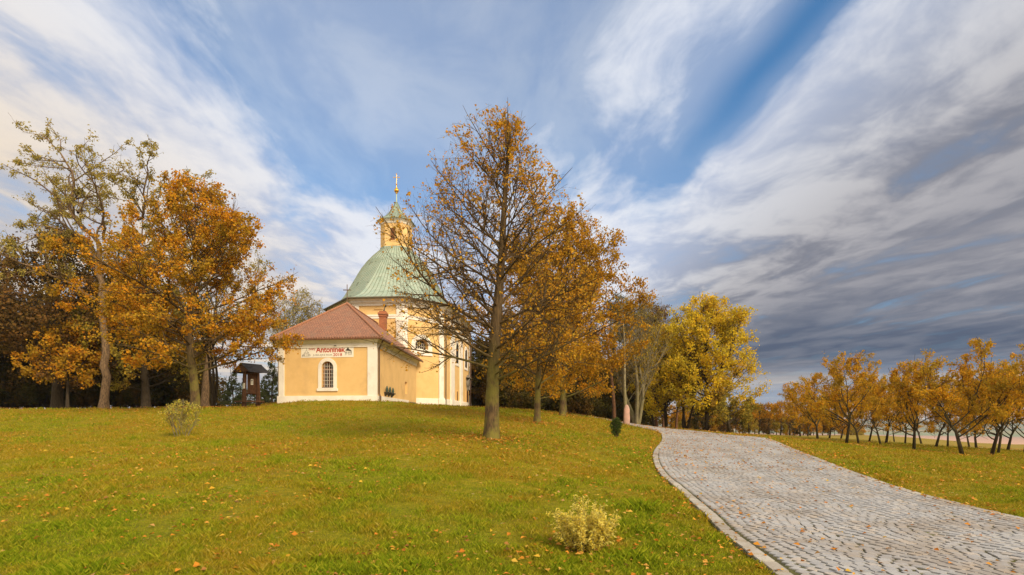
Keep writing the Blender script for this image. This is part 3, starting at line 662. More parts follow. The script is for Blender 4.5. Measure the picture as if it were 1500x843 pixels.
pilaster(fA,.10,fA.s_at(526)); pilaster(fA,fA.s_at(581),fA.L+.02); pilaster(fB,.0,fB.s_at(596.2)); pilaster(fB,fB.s_at(642.5),fB.L-.03)
for u0,u1 in ((659.3,664.6),(673.2,676.6),(687.3,688.9)): pilaster(fC,fC.s_at(u0),fC.s_at(u1))
pilaster(Ws[7],Ws[7].L-1.0,Ws[7].L-.05); pilaster(Ws[7],.2,1.1)
# side doors, cartouche and rear corner
for (a,b_,z) in doors:
    d_=fC.box(MB(),a,b_,2.2,z,-.02,.03).build('side_door',DWOOD,ch); fC.box(MB(),a-.18,a-.001,2.2,z+.18,-.02,.08).build('door_frame',YEL,d_); fC.box(MB(),b_+.001,b_+.18,2.2,z+.18,-.02,.08).build('door_frame',YEL,d_)
a=fC.s_at(684.2); zc=zf(560,67); mb=MB(); fC.box(mb,a-.9,a+.9,zf(553,67),zf(551.5,67),0,.42); W=fC
mb.bar(W.pt(a,.02,zc),W.pt(a,.30,zc),.72,.42,12); mb.bar(W.pt(a,.02,zc-.75),W.pt(a,.22,zc-.75),.4,.2,10); mb.bar(W.pt(a,.02,zc+.7),W.pt(a,.25,zc+.7),.35,.2,10); mb.build('cartouche',STONE,ch)
mb=MB(); q=fB.L; mb.bar(fC.pt(.16,.24,12.6),fC.pt(.16,.22,2.4),.06); mb.bar(fC.pt(.16,.24,12.6),fC.pt(.16,.5,12.86),.06); mb.build('downpipe',BRN,ch)
mb=MB(); mb.bar(fC.pt(fC.L-.1,.25,12.4),fC.pt(fC.L-.1,.25,2.4),.09); mb.build('downpipe',BRN,ch)
mb=MB(); W=Ws[7]; mb.bar(W.pt(.1,.62,12.86),W.pt(.1,.25,12.2),.07); mb.bar(W.pt(.1,.25,12.2),W.pt(.1,.25,11.5),.07); mb.build('downpipe',BRN,ch)
# ochre lath on the frieze
fA.box(MB(),fA.s_at(548),fA.s_at(561),zf(453.8,52),zf(452.8,52),0,.05).build('lath',pmat('ochre_lath',(.45,.24,.08)),ch)
# dome: rings from the eaves polygon to the lantern octagon, standing seams on top
EV=np.array(offs(BP,.78)); EV=np.roll(EV,0,axis=0); Cn=np.array([-13.15,62.2])
# perimeter samples at about .62 m, the corners kept
per=[];
for i in range(8):
    a,b_=EV[i],EV[(i+1)%8]; n=max(2,int(round(np.linalg.norm(b_-a)/.31)/2)*2)
    for k in range(n): per.append(a+(b_-a)*k/n)
per=np.array(per); ang=np.arctan2(per[:,1]-Cn[1],per[:,0]-Cn[0])
prof=[(12.90,1.0,0),(13.02,.985,0),(13.35,.90,.04),(13.85,.83,.12),(14.6,.785,.28),(15.5,.73,.45),(16.4,.675,.62),(17.3,.617,.76),(18.1,.555,.88),(18.9,.475,.95),(19.6,.39,1.),(20.2,.30,1.),(20.75,.21,1.)]
RR=7.25; rings=[]
for z,s_,bl in prof:
    base_=Cn+(per-Cn)*s_; circ=Cn+np.stack([np.cos(ang),np.sin(ang)],1)*RR*s_
    p=base_*(1-bl)+circ*bl*1.; p=Cn+(p-Cn)*(1-.035*min(1,(z-13)/1.5) if z>13 else 1); rings.append(np.c_[p,np.full(len(p),z)])
rings=np.array(rings)
mb=MB(); n=len(per)
for a in range(len(prof)-1):
    for i in range(n): j=(i+1)%n; mb.poly([rings[a,i],rings[a,j],rings[a+1,j],rings[a+1,i]])
mb.poly([rings[0,i] for i in range(n)][::-1])
dome=mb.build('dome_roof',COP,ch)
mb=MB()
ctr=np.array([Cn[0],Cn[1],14.])
for i in range(0,n,2):
    stop=len(prof) if i%4==0 else len(prof)-3
    for a in range(1,stop-1):
        p,q=rings[a,i],rings[a+1,i]; no=p-ctr; no[2]*=.5; no/=np.linalg.norm(no); tg=np.cross(q-p,no); tg/=np.linalg.norm(tg); w_=.018; h_=.045
        mb.hexa([p-tg*w_,p+tg*w_,p+tg*w_+no*h_,p-tg*w_+no*h_],[q-tg*w_,q+tg*w_,q+tg*w_+no*h_,q-tg*w_+no*h_])
SEAMS=mb; SEAMS_=('standing_seams',pmat('seam_oxide',(.15,.19,.15),(.19,.20,.14),.6,3.),dome)
# irregular cross joints and a few darker patches
rj=np.random.default_rng(4)
for k in range(70):
    i=int(rj.integers(0,n//2))*2; a=int(rj.integers(3,len(prof)-4)); f=rj.random(); j=(i+2)%n
    p=rings[a,i]*(1-f)+rings[a+1,i]*f; q=rings[a,j]*(1-f)+rings[a+1,j]*f; no=p-ctr; no[2]*=.5; no/=np.linalg.norm(no)
    mb.bar(p+no*.02,q+no*.02,.022,.022,4)
for k in range(9):
    i=int(rj.integers(0,n//2))*2; a=int(rj.integers(5,len(prof)-4)); j=(i+1)%n; no=rings[a,i]-ctr; no[2]*=.5; no/=np.linalg.norm(no)
    P4=[rings[a,i]+no*.03,rings[a,j]+no*.03,(rings[a,j]*.5+rings[a+1,j]*.5)+no*.03,(rings[a,i]*.5+rings[a+1,i]*.5)+no*.03]; mb.poly(P4)
mb.build(*SEAMS_)
mb=MB()
for i in (7,0,1,2):
    a,b_=EV[i],EV[(i+1)%8]; mb.bar((*a,12.92),(*b_,12.92),.085,.085,8)
mb.build('dome_gutter',pmat('gutter_copper',(.16,.12,.075),(.10,.11,.08),.5,6.),dome)
# lantern
lc=np.array([-13.15,62.2]); 
def octo(h,c,rot=R_(-4)):
    q=[(-c,-h),(c,-h),(h,-c),(h,c),(c,h),(-c,h),(-h,c),(-h,-c)]
    return [(lc[0]+x*math.cos(rot)-y*math.sin(rot),lc[1]+x*math.sin(rot)+y*math.cos(rot)) for x,y in q]
LP_=octo(1.58,.88); zl0,zl1=20.3,23.35
LW=[Wall(LP_[i],LP_[(i+1)%8]) for i in range(8)]; lh=arch(LW[0].L/2,21.3,.50,22.45,10)
mb=MB(); mb.recalc=False
for i,W in enumerate(LW): 
    if i%2==0: panel(W,rect(0,W.L,zl0,zl1),[arch(W.L/2,21.3,.50,22.45,10)],0,.15,mb)
    else: panel(W,rect(0,W.L,zl0,zl1),[],0,0,mb)
la=mb.build('lantern',YEL,ch)
for i in (0,2,6):
    mb=MB(); W=LW[i]
    slab(W,arch(W.L/2,21.29,.52,22.45,10),-.16,-.13,mb)
    for k in range(15): z=21.33+k*.088; W.box(mb,W.L/2-.23,W.L/2+.23,z,z+.05,-.13,-.06)
    mb.build('louver',WOOD,la)
mb=MB(); ring(mb,LP_,[(-.05,zl1-.12),(.05,zl1-.12),(.07,zl1+.06),(.20,zl1+.2),(.26,zl1+.24),(.26,zl1+.32),(-.05,zl1+.32)]); mb.build('lantern_cornice',WHT,la)
mb=MB(); ring(mb,LP_,[(-.05,20.2),(.06,20.2),(.06,20.66),(-.05,20.66)]); mb.build('lantern_base',COP,la)
mb=MB(); pr=[(.42,zl1+.32,0),(.40,zl1+.40,0),(.0,zl1+.66,0)]; LO=np.array(offs(LP_,.40)); prv=[(1.,23.67),(.985,23.75),(.66,24.15),(.40,24.75),(.20,25.4),(.05,26.1)]
RG=[np.c_[lc+(LO-lc)*s_,np.full(8,z)] for s_,z in prv]
for A_,B_ in zip(RG,RG[1:]):
    for i in range(8): j=(i+1)%8; mb.poly([A_[i],A_[j],B_[j],B_[i]])
mb.poly(list(RG[0])[::-1]); mb.poly(list(RG[-1]))
lr=mb.build('lantern_roof',pmat('dark_green_copper',(.17,.215,.18),(.25,.32,.265),.6,2.5,stain=((.10,.11,.10),1.2,.6)),la)
mb=MB()
for A_,B_ in zip(RG,RG[1:]):
    for i in range(8): mb.bar(A_[i],B_[i],.03,.03,4)
mb.build('hip_seams',pmat('seam_copper',(.13,.17,.13),None,.6,6.),la)
mb=MB(); mb.lathe((lc[0],lc[1],26.0),[(.10,0),(.075,.1),(.06,1.2)],10); fi=mb.build('finial',COP,ch,smooth=True)
mb=MB(); mb.lathe((lc[0],lc[1],27.15),[(.06,-.05),(.14,-.02),(.10,.05)]+[(.27*math.sin(math.pi*k/10),.30-.27*math.cos(math.pi*k/10)) for k in range(1,10)]+[(.08,.58),(.12,.64),(.05,.7)],16); mb.build('gilded_ball',GOLD,fi,smooth=True)
mb=MB(); X,Y=lc; mb.bar((X,Y,27.75),(X,Y,29.35),.03,.025); mb.box((X,Y,28.95),(.62,.05,.05)); mb.lathe((X,Y,28.15),[(.02,-.1),(.10,-.03),(.10,.03),(.02,.1)],10)
for dx_,dz_ in ((-.31,28.95),(.31,28.95),(0,29.36)): mb.box((X+dx_,Y,dz_),(.10,.06,.10))
mb.build('cross',GOLD,fi)

# --- banner on the front wall ---
bn=empty('banner',front.pt(front.s_at(479.6),.0,zf(515.4,38.35))); tag(bn,'white jubilee banner reading Svatý Antonínek 2018 hanging above the sacristy window','banner')
b0,b1=front.s_at(441.3),front.s_at(518.0); bz0,bz1=zf(523.6,38.35),zf(507.2,38.35)
CLOTH=pmat('banner_cloth',(.80,.76,.68),(.78,.74,.66),.7,1.)
front.box(MB(),b0,b1,bz0,bz1,.004,.02).build('cloth',CLOTH,bn)
RED=pmat('red_print',(.45,.05,.025),(.43,.05,.025),.7,1.); GRY=pmat('grey_print',(.36,.32,.28),None,.7,1.); BLK=pmat('dark_print',(.06,.05,.045),None,.7,1.); MID=pmat('sketch_print',(.20,.18,.16),None,.7,1.)
def text(body,s0,s1,z0,z1,mt,name,o=.024,bold=0.,parent=bn,W=front,slope=0.):
    cu=bpy.data.curves.new('t','FONT'); cu.body=body; cu.offset=bold; cu.resolution_u=3; cu.extrude=.0
    to=bpy.data.objects.new('t',cu); col.objects.link(to); dg=bpy.context.evaluated_depsgraph_get(); me=bpy.data.meshes.new_from_object(to.evaluated_get(dg))
    v=np.array([x.co[:] for x in me.vertices]); lo_,hi_=v.min(0),v.max(0); mb=MB(); mb.recalc=False
    for p in me.polygons:
        mb.poly([W.pt(s0+(v[i][0]-lo_[0])/(hi_[0]-lo_[0])*(s1-s0),o,z0+(v[i][1]-lo_[1])/(hi_[1]-lo_[1])*(z1-z0)) for i in p.vertices])
    bpy.data.objects.remove(to); bpy.data.meshes.remove(me); return mb.build(name,mt,parent)
bw,bh=b1-b0,bz1-bz0
fx=lambda f:b0+bw*f; fz=lambda f:bz0+bh*f
text('Svatý',fx(.145),fx(.275),fz(.60),fz(.88),RED,'lettering',bold=.012)
text('Antonínek',fx(.285),fx(.845),fz(.44),fz(.97),RED,'lettering',bold=.03)
text('JUBILEJNÍ ROK',fx(.225),fx(.605),fz(.10),fz(.34),GRY,'lettering',bold=.012)
text('2018',fx(.615),fx(.785),fz(.10),fz(.37),RED,'lettering',bold=.02)
# line drawing of the domed chapel with trees, left; dark gabled emblem, right
def stroke(mb,a,b_,w_=.012):
    (x0,z0),(x1,z1)=a,b_; L=math.hypot((x1-x0)*bw,(z1-z0)*bh) or 1; nx_,nz_=-(z1-z0)*bh/L*w_/2,(x1-x0)*bw/L*w_/2
    q=[(fx(x0)+nx_,fz(z0)+nz_),(fx(x1)+nx_,fz(z1)+nz_),(fx(x1)-nx_,fz(z1)-nz_),(fx(x0)-nx_,fz(z0)-nz_)]
    mb.hexa([front.pt(a,.0225,z) for a,z in q],[front.pt(a,.026,z) for a,z in q])
mb=MB()
for a,b_ in [((.105,.95),(.105,.62)),((.095,.86),(.115,.86)),((.095,.62),(.115,.62)),((.095,.62),(.075,.42)),((.115,.62),(.135,.42)),((.075,.42),(.135,.42)),((.075,.42),(.075,.14)),((.135,.42),(.135,.14)),((.10,.42),(.10,.14)),((.118,.42),(.118,.14)),((.02,.12),(.16,.12)),((.04,.12),(.055,.34)),((.055,.34),(.07,.12)),((.025,.14),(.035,.28)),((.15,.14),(.155,.34)),((.06,.5),(.085,.5)),((.125,.5),(.15,.46)),((.055,.4),(.07,.44)),((.14,.4),(.155,.42))]: stroke(mb,a,b_,.016)
for cxx,czz,rr in ((.045,.25,.05),(.155,.25,.045),(.065,.3,.04),(.03,.17,.04),(.175,.2,.035)):
    pts=[(cxx+rr*.3*math.cos(k*1.05)*1.1,czz+rr*3.6*math.sin(k*1.05)*.5) for k in range(7)]
    for p,q in zip(pts,pts[1:]): stroke(mb,p,q,.014)
mb.build('chapel_drawing',MID,bn)
mb=MB(); q=[(.845,.58),(.90,.88),(.915,.72),(.97,.56),(.93,.54),(.88,.56)]; mb.hexa([front.pt(fx(a),.0225,fz(z)) for a,z in q],[front.pt(fx(a),.026,fz(z)) for a,z in q])
for x in (.845,.87,.90,.93,.955): stroke(mb,(x,.50),(x+.004,.28),.035); stroke(mb,(x-.006,.40),(x+.012,.38),.02)
stroke(mb,(.835,.20),(.875,.20),.02); stroke(mb,(.90,.20),(.97,.20),.02); stroke(mb,(.91,.62),(.97,.45),.03)
mb.build('emblem',BLK,bn)
front.box(MB(),front.s_at(490),front.s_at(493.5),zf(506.2,38),zf(505.4,38),.02,.12).build('bracket',DIRON,bn)
# --- three corbels with slim bronze figures on the side wall ---
for k,(u,vt,vm) in enumerate(((563.6,565.2,574.5),(568.1,566.6,575.3),(572.5,568.0,576.6))):
    a=side.s_at(u); D=side.pt(a,0,0)[1]; zt_,zm=zf(vt,D),zf(vm,D); zb=zf(vm+6,D)
    fg=empty('wall_ornament',side.pt(a,.0,zm)); tag(fg,['slim green wall ornament on a corbel, nearest the sacristy corner downpipe','middle one of the three green ornaments on the sacristy side wall','slim green wall ornament on a corbel, nearest the narrow niche'][k],'ornament','green ornaments on the side wall')
    mb=MB(); side.box(mb,a-.24,a+.24,zm-.07,zm,.0,.34); mb.hexa([side.pt(a-.07,0,zb),side.pt(a+.07,0,zb),side.pt(a+.07,.10,zb),side.pt(a-.07,.10,zb)],[side.pt(a-.19,0,zm-.07),side.pt(a+.19,0,zm-.07),side.pt(a+.19,.28,zm-.07),side.pt(a-.19,.28,zm-.07)]); mb.build('corbel',DIRON,fg,bevel=.01)
    c_=side.pt(a,.17,zm); hh=zt_-zm; mb=MB(); mb.lathe(c_,[(.09,0),(.07,hh*.12),(.10,hh*.25),(.08,hh*.55),(.10,hh*.66),(.05,hh*.72),(.065,hh*.82),(.03,hh*.9),(.01,hh)],10); mb.bar((c_[0],c_[1],c_[2]+hh*.62),(c_[0]+.02,c_[1]+.14,c_[2]+hh*.7),.03,.02,6); mb.build('figure',GRN,fg,smooth=True)
# ---------------- wooden information shelter ----------------
kx,ky=-18.15,38.0; kz=ground(kx,ky); ks=empty('information_shelter',(kx,ky,kz)); tag(ks,'dark wooden information shelter with gabled roof, board and bench beside the chapel','shelter')
a_=.64; rot=R_(14); 
def kl(x,y): return kx+x,ky+y
posts=[(-.62,.16),(-.16,-.62),(.62,-.16),(.16,.62)]
for x,y in posts:
    X,Y=kl(x,y); mb=MB(); mb.hexa([(X+.1*sx_,Y+.1*sy_,kz-.3) for sx_,sy_ in ((-1,-1),(1,-1),(1,1),(-1,1))],[(kx+x*.88+.07*sx_,ky+y*.88+.07*sy_,kz+2.55) for sx_,sy_ in ((-1,-1),(1,-1),(1,1),(-1,1))]); mb.build('post',DWOOD,ks,bevel=.01)
e1=np.array([-.45,-.89,0]);e1/=np.linalg.norm(e1); e2=np.array([.89,-.45,0]);e2/=np.linalg.norm(e2)
def kq(a,b_,z): q=np.array([kx,ky,kz])+e1*a+e2*b_; return (q[0],q[1],kz+z)
# ridge runs along e1 ; slopes fall to +-e2
ROOFM=pmat('dark_shingle',(.050,.048,.055),(.03,.028,.032),.7,7.,.6,25.)
mb=MB()
for sgn in (1,-1):
    nr_=6
    for i in range(nr_):
        f0,f1=i/nr_,(i+1.12)/nr_; z=lambda f:3.05-.62*f; w_=.90
        mb.hexa([kq(-.82,sgn*w_*f0,z(f0)+.0),kq(.82,sgn*w_*f0,z(f0)),kq(.82,sgn*w_*f1,z(f1)+.03),kq(-.82,sgn*w_*f1,z(f1)+.03)],[kq(-.82,sgn*w_*f0,z(f0)+.03),kq(.82,sgn*w_*f0,z(f0)+.03),kq(.82,sgn*w_*f1,z(f1)+.065),kq(-.82,sgn*w_*f1,z(f1)+.065)])
mb.bar(kq(-.84,0,3.07),kq(.84,0,3.07),.05,.05,6)
mb.build('roof',ROOFM,ks)
for a in (-.72,.72): MB().hexa([kq(a-.02,-.78,2.50),kq(a+.02,-.78,2.50),kq(a+.02,.78,2.50),kq(a-.02,.78,2.50)],[kq(a-.02,-.05,2.98),kq(a+.02,-.05,2.98),kq(a+.02,.05,2.98),kq(a-.02,.05,2.98)]).build('gable',DWOOD,ks)
mb=MB()
for (x0,y0),(x1,y1) in zip(posts,posts[1:]+posts[:1]): 
    for z in (1.02,2.42): MB().bar((*kl(x0*.94,y0*.94),kz+z),(*kl(x1*.94,y1*.94),kz+z),.05,.05,4).build('rail',DWOOD,ks)
mb=MB()
def slabv(p,q,z0,z1,th):
    p=np.array(p);q=np.array(q);d=(q-p)/np.linalg.norm(q-p);nn=np.array([d[1],-d[0]])*th/2
    mb.hexa([(*(p+nn),kz+z0),(*(q+nn),kz+z0),(*(q-nn),kz+z0),(*(p-nn),kz+z0)],[(*(p+nn),kz+z1),(*(q+nn),kz+z1),(*(q-nn),kz+z1),(*(p-nn),kz+z1)])
pA,pB=kl(-.10,-.34),kl(.40,-.18); slabv(pA,pB,1.05,2.50,.06)
bd=mb.build('notice_board',DWOOD,ks)
PAP=pmat('paper_notice',(.70,.68,.62),(.66,.63,.56),.7,2.); INK=pmat('notice_ink',(.06,.06,.07),None,.7,4.)
def paper(p,q,f0,f1,z0,z1,ink=True,par=bd,dd=.045,mt=None):
    p=np.array(p);q=np.array(q);W=Wall(p+(q-p)*f0,p+(q-p)*f1); mb=MB(); W.box(mb,0,W.L,kz+z0,kz+z1,dd,dd+.008); o=mb.build('notice',mt or PAP,par)
    if ink: mb=MB(); W.box(mb,W.L*.25,W.L*.72,kz+z0+(z1-z0)*.62,kz+z0+(z1-z0)*.82,dd+.01,dd+.013); W.box(mb,W.L*.42,W.L*.58,kz+z0+(z1-z0)*.15,kz+z0+(z1-z0)*.5,dd+.01,dd+.013); mb.build('notice_print',INK,o)
paper(pA,pB,.42,.72,1.62,2.02)
PAP2=pmat('green_notice',(.35,.42,.22),(.5,.5,.35),.7,8.); 
for (x,y),mt in ((posts[0],PAP2),(posts[1],PAP)):
    p=kl(x*.93-.055,y*.93-.085); q=kl(x*.93+.055,y*.93-.085); paper(p,q,0,1,1.35,1.72,False,ks,.02,mt)
mb=MB()
slabv(kl(-1.0,-.12),kl(-.08,-.86),.42,.52,.26); slabv(kl(-.15,-.84),kl(1.05,-.30),.42,.52,.26)
mb.build('bench',DWOOD,ks)
# ---------------- pink standing stone ----------------
sx_,sy_=7.56,36.0; sz_=ground(sx_,sy_); mb=MB(); prof=[(.195,-.15),(.205,.1),(.21,.4),(.205,.75),(.185,1.0),(.15,1.18),(.10,1.29),(.04,1.34)]
mb.lathe((sx_,sy_,sz_),prof,14); rs=np.random.default_rng(3)
mb.v=[(x+.012*math.sin(9*z+x*5),sy_+(y-sy_)*.55+.01*math.sin(11*z),z) for x,y,z in mb.v]
PINK=pmat('pink_stone',(.50,.29,.235),(.38,.245,.20),.85,4.,.5,40.,stain=((.34,.30,.22),5.,.5))
so=mb.build('standing_stone',PINK,None,smooth=True); tag(so,'slim rounded pink stone standing at the edge of the lawn by the trees','stone')

# ---------------- trees ----------------
def tubes(P,R,k):
    N_,n,_=P.shape; ax=unit(P[:,-1]-P[:,0]); up=np.where(np.abs(ax[:,2:3])<.9,np.array([[0,0,1.]]),np.array([[1.,0,0]]))
    ref=np.cross(ax,up); T_=unit(np.gradient(P,axis=1)); u=ref[:,None]-(ref[:,None]*T_).sum(-1,keepdims=True)*T_; u=unit(u); v=np.cross(T_,u)
    an=np.arange(k)*2*math.pi/k
    ring=P[:,:,None]+R[:,:,None,None]*(np.cos(an)[None,None,:,None]*u[:,:,None]+np.sin(an)[None,None,:,None]*v[:,:,None])
    V=ring.reshape(-1,3); b=(np.arange(N_)[:,None,None]*n+np.arange(n-1)[None,:,None])*k; j=np.arange(k)[None,None]; j2=(j+1)%k
    return V,np.stack([b+j,b+j2,b+k+j2,b+k+j],-1).reshape(-1,4)
def join(parts):
    V=[];Fq=[];o=0
    for v,f in parts: V.append(v);Fq.append(f+o);o+=len(v)
    return np.concatenate(V),np.concatenate(Fq)
class Env:
    def __init__(s,prof,Ht,seed,lump=.16,lean=(0,0)):
        s.p=np.array(prof,float);s.H=Ht;s.l=lump;s.lean=lean;r=np.random.default_rng(seed);s.ph=r.uniform(0,6.28,8)
    def rad(s,x,y,z):
        h=z/s.H; az=np.arctan2(y,x); rl=np.interp(h,s.p[:,0],s.p[:,1],left=-1,right=-1); rr=np.interp(h,s.p[:,0],s.p[:,2],left=-1,right=-1)
        w_=(np.cos(az)+1)/2; R=rl*(1-w_)+rr*w_; q=s.ph
        return R*(1+s.l*(np.sin(3*az+q[0]+5*h)+np.sin(5*az+q[1]-9*h)*.8+np.sin(2*az+q[2]+17*h)*.8))
    def inside(s,P):
        x=P[...,0]-s.lean[0]*P[...,2];y=P[...,1]-s.lean[1]*P[...,2]
        return np.hypot(x,y)<s.rad(x,y,P[...,2])
def limbs(r,P0,D0,L,n,wander,trop,env=None):
    N_=len(P0); nz=r.normal(0,1,(n,N_,3)); 
    def run(L):
        p=P0.copy(); d=D0.copy(); out=[p.copy()]; w_=np.zeros((N_,3))
        for i in range(n-1):
            w_=.6*w_+nz[i]*wander
            d=unit(d+w_+np.array([0,0,trop])); p=p+d*(L/(n-1))[:,None]; out.append(p.copy())
        return np.stack(out,1)
    P=run(L)
    if env is not None:
        ins=env.inside(P); ins[:,0]=True
        # first exit
        bad=~ins; first=np.where(bad.any(1),bad.argmax(1),n); fr=np.clip((first-.25)/(n-1),.12,1.)
        P=run(L*np.where(first<n,fr,1.))
    return P
def spawn(r,P,m,t0,t1,ang,Rp,lenf,hz=0.):
    """m children per limb; returns start, dir, t, parent idx"""
    N_,n,_=P.shape; Lq=np.linalg.norm(np.diff(P,axis=1),axis=2).sum(1); cnt=np.maximum(1,np.round(m*(Lq/Lq.mean())**.9)).astype(int); idx=np.repeat(np.arange(N_),cnt)
    k0=np.arange(len(idx))-np.repeat(np.cumsum(cnt)-cnt,cnt); t=t0+(t1-t0)*(k0+.5+r.uniform(-.5,.5,len(idx)))/cnt[idx]; t=np.clip(t,0,1)
    f=t*(n-1); i0=np.minimum(f.astype(int),n-2); fr=(f-i0)[:,None]
    A,B=P[idx,i0],P[idx,i0+1]; st=A+(B-A)*fr; tg=unit(B-A)
    rd=unit(r.normal(0,1,(len(idx),3))*np.array([1,1,1-hz])); side=unit(rd-(rd*tg).sum(-1,keepdims=True)*tg)
    a=np.radians(np.clip(r.normal(ang,9,len(idx)),10,100))[:,None]
    d=unit(tg*np.cos(a)+side*np.sin(a))
    Rs=Rp[idx,i0]*(1-fr[:,0])+Rp[idx,i0+1]*fr[:,0]
    Lp=np.linalg.norm(np.diff(P,axis=1),axis=2).sum(1)[idx]
    return st,d,t,Rs,Lp*lenf*(1.15-.75*t)*r.uniform(.7,1.25,len(idx))
def taper(R0,n,e=.25,pw=1.): t=np.linspace(0,1,n)[None]; return R0[:,None]*((1-t)**pw*(1-e)+e)
def make_tree(seed,Ht,r0,prof,fb=.2,n1=30,a_lo=62,a_hi=32,m2=8,m3=7,tf=.94,trunks=1,spread=.0,wand=(.018,.08,.12,.15),trop=(0.05,.05,.04,.0),
              lens=(1.,.45,.5),tw=(.25,.7),leaves=20000,lsize=(.08,.13),lw=.42,lspread=.12,minr=.006,lump=.16,lean=(0,0),leafp=None,droop=.3,flare=.55,bf=1.,tap=.05,l1max=None,leafon=(.3,1.),hz=0.,guides=None):
    r=np.random.default_rng(seed); env=Env(prof,Ht,seed,lump,lean); parts=[]
    az=r.uniform(0,6.28,trunks); P0=np.stack([np.cos(az)*spread*.35,np.sin(az)*spread*.35,np.full(trunks,-.12)],-1)
    if trunks==1: P0[:,:2]=0
    D0=unit(np.stack([np.cos(az)*spread+lean[0],np.sin(az)*spread+lean[1],np.ones(trunks)],-1))
    n0=18; P=limbs(r,P0,D0,np.full(trunks,Ht*tf)*r.uniform(.85,1.,trunks) if trunks>1 else np.array([Ht*tf]),n0,wand[0],trop[0])
    t=np.linspace(0,1,n0)[None]; R0=(r0*(.8 if trunks>1 else 1))*((1-t)**.85*(1-tap)+tap)*np.ones((trunks,1)); 
    # base flare, extra rings near the ground
    if trunks==1:
        zs=[0,.1,.25,.5,.9]; base=[P[0,0]+(P[0,1]-P[0,0])*min(1,z/(Ht*tf/(n0-1))) for z in zs]; cut=[i for i in range(n0) if P[0,i,2]>1.1]
        Pt=np.array(base+[P[0,i] for i in cut])[None]; Rt=np.array([r0*(1+flare*math.exp(-z/.22)) for z in zs]+[R0[0,i] for i in cut])[None]
        v,f=tubes(Pt,Rt,14)
        # root lobes and bark waviness
        cz=v[:,2]; aa=np.arctan2(v[:,1]-P[0,0,1],v[:,0]-P[0,0,0]); k=1+.13*np.exp(-np.clip(cz,0,9)/.5)*np.sin(aa*5+seed)+.03*np.sin(aa*3+cz*2)
        low=cz<1.2; v[low,:2]=P[0,0,:2]+(v[low,:2]-P[0,0,:2])*k[low,None]
        parts.append((v,f))
    else: parts.append(tubes(P,R0,9))
    nn=n1 if guides is None else 6
    st,d,t_,Rs,L=spawn(r,P,nn,fb,.97,45,R0,1.)
    # golden angle azimuth, steeper towards the top
    g=np.arange(len(st))*2.399963+r.normal(0,.35,len(st)); th=np.radians(a_lo+(a_hi-a_lo)*((t_-fb)/(1-fb)).clip(0,1)+r.normal(0,6,len(st)))
    d=np.stack([np.cos(g)*np.sin(th),np.sin(g)*np.sin(th),np.cos(th)],-1)
    Rm=env.p[:,1:].max()*1.6*lens[0]; L=np.full(len(st),Rm) if l1max is None else np.full(len(st),l1max)*r.uniform(.75,1.1,len(st))
    P1=limbs(r,st,d,L,10,wand[1],trop[1],env); ok=env.inside(P1[:,-1]*np.array([.80,.80,.97])); ok=ok if ok.sum()>max(5,len(ok)*.4) else ok|True; P1,Rs=P1[ok],Rs[ok]; L1=np.linalg.norm(np.diff(P1,axis=1),axis=2).sum(1)
    r1=np.minimum(Rs*.62,(.006+L1*.0095)*bf); R1=np.maximum(taper(r1,10,.12),minr)
    if guides is not None:
        P1=[];R1=[]; parts=[]
        for gi,(pts,ra,rb_) in enumerate(guides):
            pts=np.array(pts,float); rs_,_l=poly_resample(pts,.05) if pts.shape[1]==2 else (None,0)
            seg=np.r_[0,np.cumsum(np.linalg.norm(np.diff(pts,axis=0),axis=1))]; s_=np.linspace(0,seg[-1],14)
            q=np.stack([np.interp(s_,seg,pts[:,k]) for k in range(3)],1); q[1:-1]=q[1:-1]*.5+(q[:-2]+q[2:])*.25; q[2:-1]+=r.normal(0,.07,(11,3))
            P1.append(q); R1.append(np.linspace(ra,rb_,14))
        P1=np.array(P1); R1=np.array(R1); v,f=tubes(P1[:1],R1[:1]*(1+.5*np.exp(-np.clip(P1[:1,:,2],0,9)/.3)),14); parts.append((v,f)); parts.append(tubes(P1[1:],R1[1:],8)); P1,R1=P1[1:],R1[1:]
    else: parts.append(tubes(P1,R1,6))
    st,d,t_,Rs,L=spawn(r,P1,m2,.18,1.,42,R1,lens[1],hz); P2=limbs(r,st,d,np.maximum(L,.25),6,wand[2],trop[2],env if guides is None else None)
    R2=np.maximum(taper(np.minimum(Rs*.7,Rs),6,.2),minr*.8); ok=env.inside(P2[:,-1]*np.array([.93,.93,.99])) if guides is None else np.ones(len(P2),bool); ok=ok if ok.sum()>5 else ok|True; P2,R2=P2[ok],R2[ok]; parts.append(tubes(P2,R2,4))
    P2a=np.concatenate([P2]); R2a=R2
    st,d,t_,Rs,L=spawn(r,P2a,m3,.15,1.,40,R2a,lens[2],hz); L=r.uniform(tw[0],tw[1],len(st))
    P3=limbs(r,st,d,L,4,wand[3],trop[3],None); R3=np.maximum(taper(Rs*.6,4,.4),minr*.55); ok=env.inside(P3[:,-1]*np.array([.9,.9,.985])) if guides is None else np.ones(len(P3),bool); ok=ok if ok.sum()>5 else ok|True; P3,R3=P3[ok],R3[ok]; parts.append(tubes(P3,R3,3))
    V,Fq=join(parts)
    # leaves sit on the twigs
    tot=leaves; wt=r.gamma(.55,1.,len(P3))+.03; wt/=wt.sum(); i=r.choice(len(P3),int(tot*2.2),p=wt); t=r.uniform(*leafon,len(i))*3; a=np.minimum(t.astype(int),2); fr=(t-a)[:,None]
    pos=P3[i,a]*(1-fr)+P3[i,a+1]*fr
    if leafp is not None: k=r.random(len(pos))<leafp(pos/Ht,pos,r); pos=pos[k]
    pos=pos[:tot]; n=len(pos); pos=pos+r.normal(0,lspread,(n,3))
